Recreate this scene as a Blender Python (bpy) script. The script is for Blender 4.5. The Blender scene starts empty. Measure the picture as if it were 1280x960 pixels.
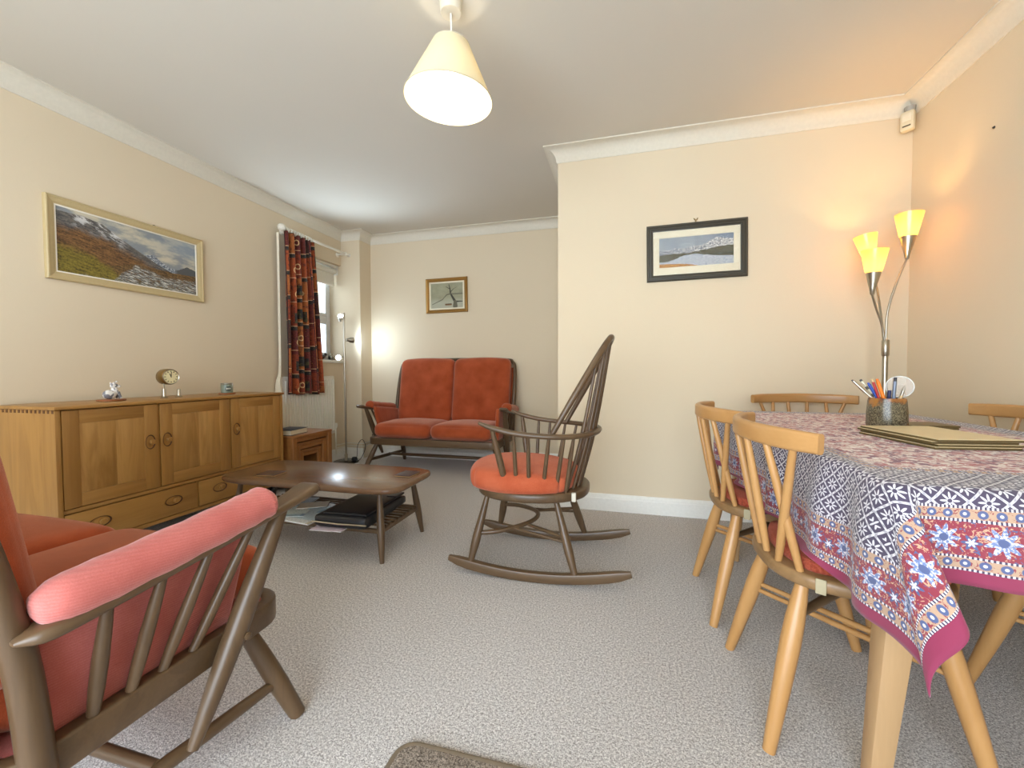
import bpy, bmesh, math, random
import numpy as np
from mathutils import Vector, Matrix

random.seed(7)
SC = bpy.context.scene
COL = SC.collection
PI = math.pi

# ------------------------------------------------------------------ camera, world, lights, exposure
def _n(v):
    v = np.array(v, float); return v / np.linalg.norm(v)
FPX = 522.0                       # focal length in pixels for a 1280 px wide frame
CAM_H = 0.95
_y = _n((780 - 640, -(463 - 480), -FPX))            # room depth axis seen from the camera
_x = -_n((-1310 - 640, -(470 - 480), -FPX))         # room width axis seen from the camera
_x = _n(_x - _y * _x.dot(_y)); _z = np.cross(_x, _y)
cam_d = bpy.data.cameras.new('camera')
cam_d.sensor_width = 36.0
cam_d.lens = FPX / 1280 * 36.0
cam_d.clip_start = 0.02
cam = bpy.data.objects.new('camera', cam_d); COL.objects.link(cam)
cam.matrix_world = Matrix(((_x[0], _x[1], _x[2], 0), (_y[0], _y[1], _y[2], 0), (_z[0], _z[1], _z[2], CAM_H), (0, 0, 0, 1)))
SC.camera = cam

wd = bpy.data.worlds.new('sky'); SC.world = wd; wd.use_nodes = True
bg = wd.node_tree.nodes['Background']
bg.inputs['Color'].default_value = (0.74, 0.87, 1.0, 1); bg.inputs['Strength'].default_value = 7.5

def light(name, kind, loc, energy, color, target=None, **kw):
    d = bpy.data.lights.new(name, kind); d.energy = energy; d.color = color
    for k, v in kw.items(): setattr(d, k, v)
    o = bpy.data.objects.new(name, d); COL.objects.link(o); o.location = loc
    if target is not None:
        o.rotation_euler = (Vector(target) - Vector(loc)).to_track_quat('-Z', 'Y').to_euler()
    return o

# daylight through the wide glazed door behind the camera; the small window gets the sky
light('daylight_patio', 'AREA', (-0.9, -1.53, 1.15), 88, (0.84, 0.92, 1.0), (-0.9, 2.0, 1.0), shape='RECTANGLE', size=2.9, size_y=1.9)

SC.view_settings.view_transform = 'Standard'
SC.view_settings.look = 'None'
SC.view_settings.gamma = 1.0
SC.view_settings.use_curve_mapping = False
SC.view_settings.exposure = -0.03
SC.cycles.use_denoising = True
SC.cycles.max_bounces = 10
SC.cycles.diffuse_bounces = 6
SC.cycles.transparent_max_bounces = 12
SC.cycles.sample_clamp_indirect = 6.0

# ------------------------------------------------------------------ tagging helpers
def tag(o, label=None, cat=None, group=None, kind=None):
    if label: o['label'] = label
    if cat: o['category'] = cat
    if group: o['group'] = group
    if kind: o['kind'] = kind
    return o
def thing(name, label, cat, loc=(0, 0, 0), rz=0.0, group=None):
    o = bpy.data.objects.new(name, None); COL.objects.link(o)
    o.empty_display_size = 0.1
    o.location = loc; o.rotation_euler = (0, 0, rz)
    return tag(o, label, cat, group)

# ------------------------------------------------------------------ mesh builder
def cr(pts, n=6, closed=False):
    """Catmull-Rom through pts"""
    P = [np.array(p, float) for p in pts]; out = []
    m = len(P)
    rng = range(m) if closed else range(m - 1)
    for i in rng:
        if closed: a, b, c, d = P[i - 1], P[i], P[(i + 1) % m], P[(i + 2) % m]
        else:
            b, c = P[i], P[i + 1]
            a = P[i - 1] if i > 0 else 2 * b - c
            d = P[i + 2] if i + 2 < m else 2 * c - b
        for k in range(n):
            t = k / n
            out.append(0.5 * ((2 * b) + (c - a) * t + (2 * a - 5 * b + 4 * c - d) * t * t + (3 * b - a - 3 * c + d) * t ** 3))
    if not closed: out.append(P[-1])
    return out
def lerp(a, b, t): return np.array(a, float) * (1 - t) + np.array(b, float) * t
def interp(vals, n):
    return list(np.interp(np.linspace(0, 1, n), np.linspace(0, 1, len(vals)), vals))

class MB:
    def __init__(self): self.v = []; self.f = []; self.mi = []; self.cur = 0
    def add(self, vs, fs):
        b = len(self.v); self.v += [tuple(map(float, p)) for p in vs]
        for f in fs: self.f.append(tuple(b + i for i in f)); self.mi.append(self.cur)
        return self
    def bm(self, bm, M=None):
        bm.verts.ensure_lookup_table(); bm.verts.index_update()
        vs = [(M @ v.co) if M is not None else v.co for v in bm.verts]
        fs = [[v.index for v in f.verts] for f in bm.faces]
        self.add(vs, fs); bm.free(); return self
    def box(self, lo, hi, bev=0.0, seg=2, M=None):
        lo = np.array(lo, float); hi = np.array(hi, float); lo, hi = np.minimum(lo, hi), np.maximum(lo, hi)
        bm = bmesh.new(); bmesh.ops.create_cube(bm, size=1.0)
        c = (lo + hi) / 2; s = hi - lo
        for v in bm.verts: v.co = Vector((v.co.x * s[0] + c[0], v.co.y * s[1] + c[1], v.co.z * s[2] + c[2]))
        if bev > 0:
            bmesh.ops.bevel(bm, geom=bm.edges[:], offset=min(bev, s.min() * .49), segments=seg, profile=.5, affect='EDGES')
        return self.bm(bm, M)
    def tube(self, path, rad, seg=10, cap=True, flat=1.0, up=None, closed=False):
        """round or oval section swept along path; rad scalar or list; flat squeezes the second axis"""
        P = [np.array(p, float) for p in path]; n = len(P)
        R = [rad] * n if np.isscalar(rad) else (list(rad) if len(rad) == n else interp(rad, n))
        T = []
        for i in range(n):
            if closed: t = P[(i + 1) % n] - P[i - 1]
            else: t = P[min(i + 1, n - 1)] - P[max(i - 1, 0)]
            T.append(t / (np.linalg.norm(t) + 1e-12))
        if up is None:
            u = np.array((0, 0, 1.0)) if abs(T[0][2]) < .9 else np.array((1.0, 0, 0))
        else: u = np.array(up, float)
        vs = []
        for i in range(n):
            u = u if up is None else np.array(up, float)
            a = np.cross(u, T[i]); a /= np.linalg.norm(a) + 1e-12
            b = np.cross(T[i], a); u = b
            for k in range(seg):
                t = 2 * PI * k / seg
                vs.append(P[i] + a * math.cos(t) * R[i] + b * math.sin(t) * R[i] * flat)
        fs = []
        for i in range(n if closed else n - 1):
            j = (i + 1) % n
            for k in range(seg):
                l = (k + 1) % seg
                fs.append((i * seg + k, i * seg + l, j * seg + l, j * seg + k))
        if cap and not closed:
            fs.append(tuple(range(seg))[::-1]); fs.append(tuple((n - 1) * seg + k for k in range(seg)))
        return self.add(vs, fs)
    def sweep(self, path, sec, up=(0, 0, 1), closed=False, scale=None):
        """2D section (side, up) swept along path"""
        P = [np.array(p, float) for p in path]; n = len(P); m = len(sec); vs = []
        for i in range(n):
            if closed: t = P[(i + 1) % n] - P[i - 1]
            else: t = P[min(i + 1, n - 1)] - P[max(i - 1, 0)]
            t /= np.linalg.norm(t) + 1e-12
            a = np.cross(t, np.array(up, float)); a /= np.linalg.norm(a) + 1e-12
            b = np.cross(a, t)
            s = 1 if scale is None else scale[i]
            for (x, y) in sec: vs.append(P[i] + a * x * s + b * y * s)
        fs = []
        for i in range(n if closed else n - 1):
            j = (i + 1) % n
            for k in range(m):
                l = (k + 1) % m
                fs.append((i * m + k, i * m + l, j * m + l, j * m + k))
        if not closed:
            fs.append(tuple(range(m))[::-1]); fs.append(tuple((n - 1) * m + k for k in range(m)))
        return self.add(vs, fs)
    def lathe(self, prof, seg=24, M=None, cap=True):
        """prof: list of (radius, z)"""
        vs = []; n = len(prof)
        for (r, z) in prof:
            for k in range(seg):
                t = 2 * PI * k / seg
                p = Vector((r * math.cos(t), r * math.sin(t), z)); vs.append(M @ p if M is not None else p)
        fs = []
        for i in range(n - 1):
            for k in range(seg):
                l = (k + 1) % seg
                fs.append((i * seg + k, i * seg + l, (i + 1) * seg + l, (i + 1) * seg + k))
        if cap:
            fs.append(tuple(range(seg))[::-1]); fs.append(tuple((n - 1) * seg + k for k in range(seg)))
        return self.add(vs, fs)
    def prism(self, outline, z0, z1, bev=0.0, M=None, seg=2):
        """flat plate with a 2D outline; bev rounds its rims"""
        o = np.array(outline, float); n = len(o); c = o.mean(axis=0)
        prev = np.roll(o, 1, 0); nxt = np.roll(o, -1, 0)
        t = nxt - prev; t /= np.linalg.norm(t, axis=1)[:, None] + 1e-12
        nrm = np.stack([t[:, 1], -t[:, 0]], 1)
        rings = []
        if bev > 0:
            for k in range(seg + 1):
                a = PI / 2 * k / seg; rings.append((bev * (1 - math.sin(a)), z0 + bev * (1 - math.cos(a))))
            for k in range(seg + 1):
                a = PI / 2 * k / seg; rings.append((bev * (1 - math.cos(a)), z1 - bev * (1 - math.sin(a))))
        else: rings = [(0, z0), (0, z1)]
        area = np.sum(o[:, 0] * nxt[:, 1] - nxt[:, 0] * o[:, 1])
        sgn = 1 if area > 0 else -1
        vs = []
        for ins, z in rings:
            q = o - nrm * ins * sgn
            for p in q:
                w = Vector((p[0], p[1], z)); vs.append(M @ w if M is not None else w)
        fs = []
        for i in range(len(rings) - 1):
            for k in range(n):
                l = (k + 1) % n
                fs.append((i * n + k, i * n + l, (i + 1) * n + l, (i + 1) * n + k))
        fs.append(tuple(range(n))[::-1]); fs.append(tuple((len(rings) - 1) * n + k for k in range(n)))
        return self.add(vs, fs)
    def rbox(self, c, h, r, n=12, bulge=(0, 0, 0), deform=None, M=None):
        """upholstered rounded box: half sizes h, edge radius r, face bulge"""
        h = np.array(h, float); bm = bmesh.new()
        g = [math.sin(t * PI / 2) for t in np.linspace(-1, 1, n)]
        for ax in range(3):
            for s in (-1, 1):
                a, b = (ax + 1) % 3, (ax + 2) % 3
                vv = []
                for i in range(n):
                    row = []
                    for j in range(n):
                        p = np.zeros(3); p[ax] = s; p[a] = g[i]; p[b] = g[j]
                        u = p.copy(); q = p * h
                        inn = np.clip(q, -(h - r), h - r); d = q - inn; L = np.linalg.norm(d)
                        if L > 1e-9: q = inn + d / L * r
                        for k in range(3):
                            if bulge[k]:
                                o1, o2 = (k + 1) % 3, (k + 2) % 3
                                q[k] += bulge[k] * u[k] * (1 - u[o1] ** 2) * (1 - u[o2] ** 2)
                        if deform: q = np.array(deform(q, u))
                        row.append(bm.verts.new(Vector(q + np.array(c, float))))
                    vv.append(row)
                for i in range(n - 1):
                    for j in range(n - 1):
                        f = (vv[i][j], vv[i + 1][j], vv[i + 1][j + 1], vv[i][j + 1])
                        bm.faces.new(f if s > 0 else f[::-1])
        bmesh.ops.remove_doubles(bm, verts=bm.verts[:], dist=1e-5)
        return self.bm(bm, M)
    def mesh(self, name, mats, smooth=40):
        me = bpy.data.meshes.new(name)
        me.from_pydata(self.v, [], self.f)
        for m in (mats if isinstance(mats, (list, tuple)) else [mats]): me.materials.append(m)
        if any(self.mi): me.polygons.foreach_set('material_index', self.mi)
        bm = bmesh.new(); bm.from_mesh(me)
        bmesh.ops.recalc_face_normals(bm, faces=bm.faces[:])
        bm.to_mesh(me); bm.free()
        if smooth:
            me.polygons.foreach_set('use_smooth', [True] * len(me.polygons))
            me.set_sharp_from_angle(angle=math.radians(smooth))
        me.update()
        return me
    def build(self, name, mats, parent=None, smooth=40, loc=None, **tags):
        o = bpy.data.objects.new(name, self.mesh(name, mats, smooth)); COL.objects.link(o)
        if parent is not None: o.parent = parent
        if loc is not None: o.location = loc
        if tags: tag(o, **tags)
        return o
def copy_tree(o, parent=None):
    c = o.copy(); COL.objects.link(c); c.parent = parent
    for ch in list(o.children): copy_tree(ch, c)
    return c
def rrect(x0, x1, y0, y1, r, n=6):
    out = []
    for cx, cy, a0 in ((x1 - r, y1 - r, 0), (x0 + r, y1 - r, PI / 2), (x0 + r, y0 + r, PI), (x1 - r, y0 + r, 1.5 * PI)):
        for k in range(n + 1):
            a = a0 + PI / 2 * k / n; out.append((cx + r * math.cos(a), cy + r * math.sin(a)))
    return out
def RS(w, h, r=.25, n=3):
    """rounded rectangular section"""
    r = min(w, h) * r
    return rrect(-w / 2, w / 2, -h / 2, h / 2, r, n)
# ------------------------------------------------------------------ materials
def lin(c):
    out = []
    for x in c[:3]:
        x = x / 255.0; out.append(x / 12.92 if x <= .04045 else ((x + .055) / 1.055) ** 2.4)
    return (*out, 1.0)

class G:
    """small expression compiler: python arithmetic -> shader nodes"""
    def __init__(self, name):
        self.m = bpy.data.materials.new(name); self.m.use_nodes = True
        self.t = self.m.node_tree; self.N = self.t.nodes; self.L = self.t.links
        self.b = self.N['Principled BSDF']; self.out = self.N['Material Output']
    def node(self, k, **kw):
        n = self.N.new(k)
        for a, v in kw.items(): setattr(n, a, v)
        return n
    def put(self, sock, val):
        if isinstance(val, E_): self.L.new(val.s, sock)
        elif isinstance(val, bpy.types.NodeSocket): self.L.new(val, sock)
        else: sock.default_value = val
    def math(self, op, *a, clamp=False):
        n = self.node('ShaderNodeMath', operation=op, use_clamp=clamp)
        for i, x in enumerate(a): self.put(n.inputs[i], x)
        return E_(self, n.outputs[0])
    def coord(self, which='Object', scale=(1, 1, 1), rot=(0, 0, 0), loc=(0, 0, 0), rand=0.0):
        c = self.node('ShaderNodeTexCoord'); s = c.outputs[which]
        if rand:
            oi = self.node('ShaderNodeObjectInfo')
            vm = self.node('ShaderNodeVectorMath', operation='MULTIPLY_ADD')
            cb = self.node('ShaderNodeCombineXYZ')
            for k in range(3): self.L.new(oi.outputs['Random'], cb.inputs[k])
            self.L.new(cb.outputs[0], vm.inputs[0]); vm.inputs[1].default_value = (rand, rand * 1.7, rand * 2.3); self.L.new(s, vm.inputs[2])
            s = vm.outputs[0]
        mp = self.node('ShaderNodeMapping'); self.L.new(s, mp.inputs[0])
        mp.inputs['Scale'].default_value = scale; mp.inputs['Rotation'].default_value = rot; mp.inputs['Location'].default_value = loc
        return mp.outputs[0]
    def xyz(self, vec):
        n = self.node('ShaderNodeSeparateXYZ'); self.L.new(vec, n.inputs[0])
        return [E_(self, n.outputs[i]) for i in range(3)]
    def vec(self, x, y, z=0.0):
        n = self.node('ShaderNodeCombineXYZ')
        for i, q in enumerate((x, y, z)): self.put(n.inputs[i], q)
        return n.outputs[0]
    def noise(self, vec, scale=5, detail=3, rough=.5, dist=0.0):
        n = self.node('ShaderNodeTexNoise'); self.L.new(vec, n.inputs['Vector'])
        n.inputs['Scale'].default_value = scale; n.inputs['Detail'].default_value = detail
        n.inputs['Roughness'].default_value = rough; n.inputs['Distortion'].default_value = dist
        return E_(self, n.outputs['Fac'])
    def white(self, vec):
        n = self.node('ShaderNodeTexWhiteNoise', noise_dimensions='3D'); self.L.new(vec, n.inputs['Vector'])
        return E_(self, n.outputs['Value'])
    def voro(self, vec, scale=5, feature='F1'):
        n = self.node('ShaderNodeTexVoronoi', feature=feature); self.L.new(vec, n.inputs['Vector']); n.inputs['Scale'].default_value = scale
        return E_(self, n.outputs['Distance'])
    def step(self, a, b, x):
        """smooth 0..1 while x goes from a to b"""
        n = self.node('ShaderNodeMapRange', interpolation_type='SMOOTHSTEP')
        self.put(n.inputs['Value'], x); self.put(n.inputs['From Min'], a); self.put(n.inputs['From Max'], b)
        return E_(self, n.outputs[0])
    def prof(self, x, stops, interp='B_SPLINE'):
        """piecewise profile through a grey ramp"""
        n = self.node('ShaderNodeValToRGB'); cr_ = n.color_ramp; cr_.interpolation = interp
        self.put(n.inputs[0], x)
        els = cr_.elements
        while len(els) < len(stops): els.new(.5)
        for e, (p, v) in zip(els, stops): e.position = p
        for e, (p, v) in zip(els, stops): e.color = (v, v, v, 1) if np.isscalar(v) else v
        return E_(self, n.outputs[0])
    def mix(self, f, a, b, blend='MIX'):
        n = self.node('ShaderNodeMix', data_type='RGBA', blend_type=blend)
        self.put(n.inputs[0], f); self.put(n.inputs[6], a); self.put(n.inputs[7], b)
        return E_(self, n.outputs[2])
    def bump(self, h, strength=.2, dist=.01):
        n = self.node('ShaderNodeBump'); self.put(n.inputs['Height'], h)
        n.inputs['Strength'].default_value = strength; n.inputs['Distance'].default_value = dist
        self.L.new(n.outputs[0], self.b.inputs['Normal'])
    def set(self, **kw):
        for k, v in kw.items():
            self.put(self.b.inputs[k.replace('_', ' ')], v)
        return self
class E_:
    def __init__(self, g, s): self.g = g; self.s = s
    def __add__(a, b): return a.g.math('ADD', a, b)
    __radd__ = __add__
    def __sub__(a, b): return a.g.math('SUBTRACT', a, b)
    def __rsub__(a, b): return a.g.math('SUBTRACT', b, a)
    def __mul__(a, b): return a.g.math('MULTIPLY', a, b)
    __rmul__ = __mul__
    def __truediv__(a, b): return a.g.math('DIVIDE', a, b)
    def __lt__(a, b): return a.g.math('LESS_THAN', a, b)
    def __gt__(a, b): return a.g.math('GREATER_THAN', a, b)
    def abs(a): return a.g.math('ABSOLUTE', a)
    def fract(a): return a.g.math('FRACT', a)
    def floor(a): return a.g.math('FLOOR', a)
    def sin(a): return a.g.math('SINE', a)
    def cos(a): return a.g.math('COSINE', a)
    def sqrt(a): return a.g.math('SQRT', a)
    def min(a, b): return a.g.math('MINIMUM', a, b)
    def max(a, b): return a.g.math('MAXIMUM', a, b)

_M = {}
def plain(name, col, rough=.5, metal=0.0, bump=0.0, bscale=60, **kw):
    if name in _M: return _M[name]
    g = G(name); n = g.noise(g.coord(), bscale, 3)
    c = lin(col); g.set(Base_Color=g.mix(n, tuple(x * .93 for x in c[:3]) + (1,), tuple(min(1, x * 1.07) for x in c[:3]) + (1,)), Roughness=rough, Metallic=metal, **kw)
    if bump: g.bump(n, bump)
    _M[name] = g.m; return g.m

def wood(name, c1, c2, axis='Z', rough=.38, fig=1.0, rand=3.0, spec=.5, scale=1.0):
    key = name + axis
    if key in _M: return _M[key]
    g = G(key)
    long, wide = .9 * scale, 9.0 * scale
    s = {'X': (long, wide, wide), 'Y': (wide, long, wide), 'Z': (wide, wide, long)}[axis]
    s2 = tuple(x * (9 if x == wide else 5) for x in s)
    v = g.coord('Object', s, rand=rand)
    n1 = g.noise(v, 1.6, 4, .55, 1.6 * fig)
    n2 = g.noise(g.coord('Object', s2, rand=rand), 2.0, 3, .6)
    rings = ((n1 * 26.0).sin() * .5 + .5)
    f = g.math('MULTIPLY_ADD', rings, .28 * fig, n1 * .55 + n2 * .28 - .04, clamp=True)
    g.set(Base_Color=g.mix(f, lin(c1), lin(c2)), Roughness=rough)
    g.put(g.b.inputs['Specular IOR Level'], spec)
    g.bump(n2, .06, .003)
    _M[key] = g.m; return g.m

def fabric(name, c1, c2, sheen=.6, tint=(1, .6, .5, 1), scale=500, rib=None, bump=.25):
    if name in _M: return _M[name]
    g = G(name); v = g.coord()
    n1 = g.noise(v, 7, 3); n2 = g.noise(v, scale, 2, .7)
    f = n1 * .6 + n2 * .4
    h = n2
    if rib:
        x, y, z = g.xyz(g.coord('Object', rib))
        r = (x + y + z).sin() * .5 + .5
        r = r * g.noise(v, 60, 2)
        f = f * .86 + r * .16; h = n2 * .5 + r * .5
    g.set(Base_Color=g.mix(g.step(.25, .8, f), lin(c1), lin(c2)), Roughness=.9)
    g.put(g.b.inputs['Sheen Weight'], sheen); g.put(g.b.inputs['Sheen Roughness'], .45); g.put(g.b.inputs['Sheen Tint'], tint)
    g.put(g.b.inputs['Specular IOR Level'], .15)
    g.bump(h, bump, .004)
    _M[name] = g.m; return g.m

def m_wall(name, col, bump=.12):
    g = G(name); v = g.coord()
    n = g.noise(v, 90, 4, .6); n2 = g.noise(v, 1.3, 3)
    c = lin(col)
    g.set(Base_Color=g.mix(n2, tuple(x * .96 for x in c[:3]) + (1,), c), Roughness=.88)
    g.put(g.b.inputs['Specular IOR Level'], .2)
    g.bump(n, bump, .004); return g.m
M_WALL = m_wall('wall_paint', (219, 204, 177))
M_CEIL = m_wall('ceiling_paint', (208, 202, 189), .06)
M_TRIM = plain('white_gloss', (232, 231, 224), .32)
M_COVE = plain('coving_paint', (214, 208, 192), .7)
def m_carpet():
    g = G('carpet'); v = g.coord()
    n1 = g.noise(v, 320, 3, .75); n2 = g.noise(v, 140, 3, .7); n3 = g.noise(v, 1.1, 3)
    f = g.step(.38, .62, n1 * .6 + n2 * .4)
    base = g.mix(f, lin((120, 114, 110)), lin((246, 243, 240)))
    base = g.mix(n3 * .5, base, g.mix(f, lin((128, 114, 104)), lin((238, 224, 210))))
    g.set(Base_Color=base, Roughness=.97); g.put(g.b.inputs['Specular IOR Level'], .05)
    g.put(g.b.inputs['Sheen Weight'], .25)
    g.bump(n1 * .7 + n2 * .5, .7, .012); return g.m
M_CARPET = m_carpet()
HONEY = ((134, 91, 40), (182, 137, 73))
DARK = ((66, 49, 32), (110, 86, 60))
TABLE = ((82, 58, 40), (128, 96, 68))
BEECH = ((164, 117, 65), (194, 150, 96))
SEATW = ((112, 84, 52), (150, 116, 76))
PALE = ((152, 118, 80), (186, 152, 110))
def W(kind, axis='Z'):
    return {'honey': lambda: wood('honey_elm', *HONEY, axis, .36, .7, scale=.6), 'dark': lambda: wood('dark_elm', *DARK, axis, .36, .5),
            'table': lambda: wood('brown_elm', *TABLE, axis, .24, .6), 'beech': lambda: wood('golden_beech', *BEECH, axis, .34, .35),
            'seat': lambda: wood('seat_elm', *SEATW, axis, .4, .7), 'pale': lambda: wood('pale_oak', *PALE, axis, .5, .5),
            'nest': lambda: wood('red_oak', (108, 66, 30), (166, 112, 58), axis, .4, .6)}[kind]()
RUST = fabric('rust_velvet', (138, 58, 27), (180, 88, 52), .55, (1, .68, .54, 1))
RUST_RIB = fabric('sheen_pink_rib', (172, 88, 80), (202, 122, 114), .5, (1, .74, .72, 1), 420, rib=(0, 130, 1250), bump=.35)  # pink of the lit velvet sheen is put into the base colour
RUST_PAD = fabric('rust_woven', (166, 72, 42), (206, 114, 80), .3, (1, .65, .52, 1), 300, rib=(1100, 1100, 700), bump=.4)
RUST_DPAD = fabric('red_woven', (122, 46, 30), (190, 98, 72), .2, (1, .6, .5, 1), 260, rib=(900, 900, 300), bump=.6)
CHROME = plain('brushed_nickel', (176, 168, 152), .3, 1.0)
BRASS = plain('antique_brass', (168, 142, 92), .32, 1.0)
WHITE = plain('white_plastic', (230, 227, 218), .4)
BLACK = plain('black_plastic', (22, 22, 24), .45)
# ------------------------------------------------------------------ the room
XL, XR = -2.99, 1.556          # left and right walls
YF, YM, YB = 4.16, 2.882, -1.35  # far wall, nearer wall with the framed print, wall behind the camera
XC = -0.442                    # corner of the nearer wall
ZC = 2.45                      # ceiling
WY0, WY1, WZ0, WZ1 = 3.33, 3.96, 1.07, 2.10   # window opening in the left wall
def struct(name, mb, mat, parent=None, **k):
    o = mb.build(name, mat, parent, **k)
    if parent is None: o['kind'] = 'structure'
    return o
T = .32
struct('floor', MB().box((XL - T, YB - T, -.08), (XR + T, YF + T, 0)), M_CARPET)
struct('ceiling', MB().box((XL - T, YB - T, ZC), (XR + T, YF + T, ZC + .1)), M_CEIL)
w = MB()
w.box((XL - T, YB - T, 0), (XL, WY0, ZC)).box((XL - T, WY1, 0), (XL, YF + T, ZC))
w.box((XL - T, WY0, 0), (XL, WY1, WZ0)).box((XL - T, WY0, WZ1), (XL, WY1, ZC))
struct('wall_left', w, M_WALL)
struct('wall_far', MB().box((XL, YF, 0), (XC + .15, YF + .15, ZC)), M_WALL)
struct('wall_middle', MB().box((XC, YM, 0), (XR + T, YM + .12, ZC)), M_WALL)
struct('wall_return', MB().box((XC, YM + .12, 0), (XC + .12, YF, ZC)), M_WALL)
struct('wall_right', MB().box((XR, YB - T, 0), (XR + T, YM, ZC)), M_WALL)
struct('wall_pier', MB().box((XL, WY1, 0), (-2.757, YF, ZC)), M_WALL)
bx0, bx1, bz1 = -2.4, .6, 2.12   # patio door behind the camera
w = MB()
w.box((XL, YB - .15, 0), (bx0, YB, ZC)).box((bx1, YB - .15, 0), (XR, YB, ZC)).box((bx0, YB - .15, bz1), (bx1, YB, ZC))
struct('wall_back', w, M_WALL)
d = struct('door_1', MB().box((bx0, YB - .12, 0), (bx1, YB - .04, .10)).box((bx0, YB - .12, bz1 - .07), (bx1, YB - .04, bz1))
           .box((bx0, YB - .12, .1), (bx0 + .07, YB - .04, bz1 - .07)).box((bx1 - .07, YB - .12, .1), (bx1, YB - .04, bz1 - .07)), M_TRIM)
MB().box((-.95, YB - .11, .1), (-.85, YB - .05, bz1 - .07), .004).build('door_stile', M_TRIM, d)

# coving: concave quarter section, one length per wall
CV = .088
def cove(name, path, closed=False):
    """path along the top of the walls, room on the left of the walking direction"""
    P = [np.array(p, float) for p in path]; n = len(P); vs = []; prof = []
    prof.append((.0, -CV)); prof.append((.006, -CV))
    for k in range(9):
        a = PI / 2 * k / 8
        prof.append((CV - .006 - (CV - .014) * math.cos(a) + .002, -(CV - .008) + (CV - .016) * math.sin(a)))
    prof.append((CV, -.008)); prof.append((CV, 0)); prof.append((0, 0))
    m = len(prof)
    for i in range(n):
        d0 = P[i] - P[i - 1] if i > 0 else P[1] - P[0]
        d1 = P[i + 1] - P[i] if i < n - 1 else P[-1] - P[-2]
        d0 /= np.linalg.norm(d0); d1 /= np.linalg.norm(d1)
        n0 = np.array((-d0[1], d0[0])); n1 = np.array((-d1[1], d1[0]))
        b = (n0 + n1); b /= (1 + n0.dot(n1))
        for (o, z) in prof: vs.append((P[i][0] + b[0] * o, P[i][1] + b[1] * o, ZC + z))
    fs = []
    for i in range(n - 1):
        for k in range(m):
            l = (k + 1) % m; fs.append((i * m + k, i * m + l, (i + 1) * m + l, (i + 1) * m + k))
    fs.append(tuple(range(m))); fs.append(tuple((n - 1) * m + k for k in range(m)))
    mb = MB().add(vs, fs)
    return struct(name, mb, M_COVE, smooth=35)
cove('trim_1', [(XR, YB), (XR, YM), (XC, YM), (XC, YF), (-2.757, YF), (-2.757, WY1), (XL, WY1), (XL, YB)])
# skirting boards
def skirt(name, a, b, nrm):
    a = np.array(a, float); b = np.array(b, float); nrm = np.array(nrm, float)
    sec = [(0, 0), (.017, 0), (.017, .082), (.013, .09), (.013, .096), (.006, .112), (0, .114)]
    vs = []
    for p in (a, b):
        for (o, z) in sec: vs.append((p[0] + nrm[0] * o, p[1] + nrm[1] * o, z))
    m = len(sec); fs = [(k, (k + 1) % m, m + (k + 1) % m, m + k) for k in range(m)]
    fs += [tuple(range(m)), tuple(range(m, 2 * m))]
    return struct(name, MB().add(vs, fs), M_TRIM, smooth=20)
skirt('baseboard_middle', (XC - .017, YM), (XR, YM), (0, -1))
skirt('baseboard_right', (XR, YB), (XR, YM - .017), (-1, 0))
skirt('baseboard_far', (-2.757, YF), (XC, YF), (0, -1))
skirt('baseboard_left', (XL, YB), (XL, WY1 - .017), (1, 0))
skirt('baseboard_pier', (XL, WY1), (-2.757 + .017, WY1), (0, -1))
skirt('baseboard_return', (XC, YM), (XC, YF - .017), (-1, 0))

# window in the left wall: upvc frame, transom, mullion, panes, sill
GL = G('window_glass')
_t = GL.node('ShaderNodeBsdfTransparent'); _g = GL.node('ShaderNodeBsdfGlossy'); _m = GL.node('ShaderNodeMixShader')
_g.inputs['Roughness'].default_value = .02; _m.inputs[0].default_value = .05
GL.L.new(_t.outputs[0], _m.inputs[1]); GL.L.new(_g.outputs[0], _m.inputs[2]); GL.L.new(_m.outputs[0], GL.out.inputs[0])
UP = plain('upvc', (224, 228, 230), .3)
fx0, fx1 = XL - .215, XL - .15
win = MB(); fw = .055
win.box((fx0, WY0, WZ0), (fx1, WY0 + fw, WZ1), .006).box((fx0, WY1 - fw, WZ0), (fx1, WY1, WZ1), .006)
win.box((fx0, WY0, WZ0), (fx1, WY1, WZ0 + fw), .006).box((fx0, WY0, WZ1 - fw), (fx1, WY1, WZ1), .006)
wo = struct('window_1', win, UP)
ym = 3.645
MB().box((fx0, ym - .035, WZ0 + fw), (fx1, ym + .035, WZ1 - fw), .006).build('mullion', UP, wo)
for (a, b) in ((WY0 + fw, ym - .035), (ym + .035, WY1 - fw)):
    zt = 1.52
    for (z0, z1) in ((WZ0 + fw, zt - .03), (zt + .03, WZ1 - fw)):
        s = MB(); q = .03
        s.box((fx0 + .01, a, z0), (fx1 + .012, a + q, z1), .005).box((fx0 + .01, b - q, z0), (fx1 + .012, b, z1), .005)
        s.box((fx0 + .01, a + q, z0), (fx1 + .012, b - q, z0 + q), .005).box((fx0 + .01, a + q, z1 - q), (fx1 + .012, b - q, z1), .005)
        so = s.build('sash', UP, wo)
        MB().box((fx0 + .03, a + q - .004, z0 + q - .004), (fx0 + .036, b - q + .004, z1 - q + .004)).build('pane', GL.m, so)
    MB().box((fx0, a, zt - .03), (fx1, b, zt + .03), .006).build('transom', UP, wo)
MB().box((XL - .15, WY0, WZ0 - .03), (XL + .028, WY1 + .0, WZ0), .008).build('window_sill', M_TRIM, wo)
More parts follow.
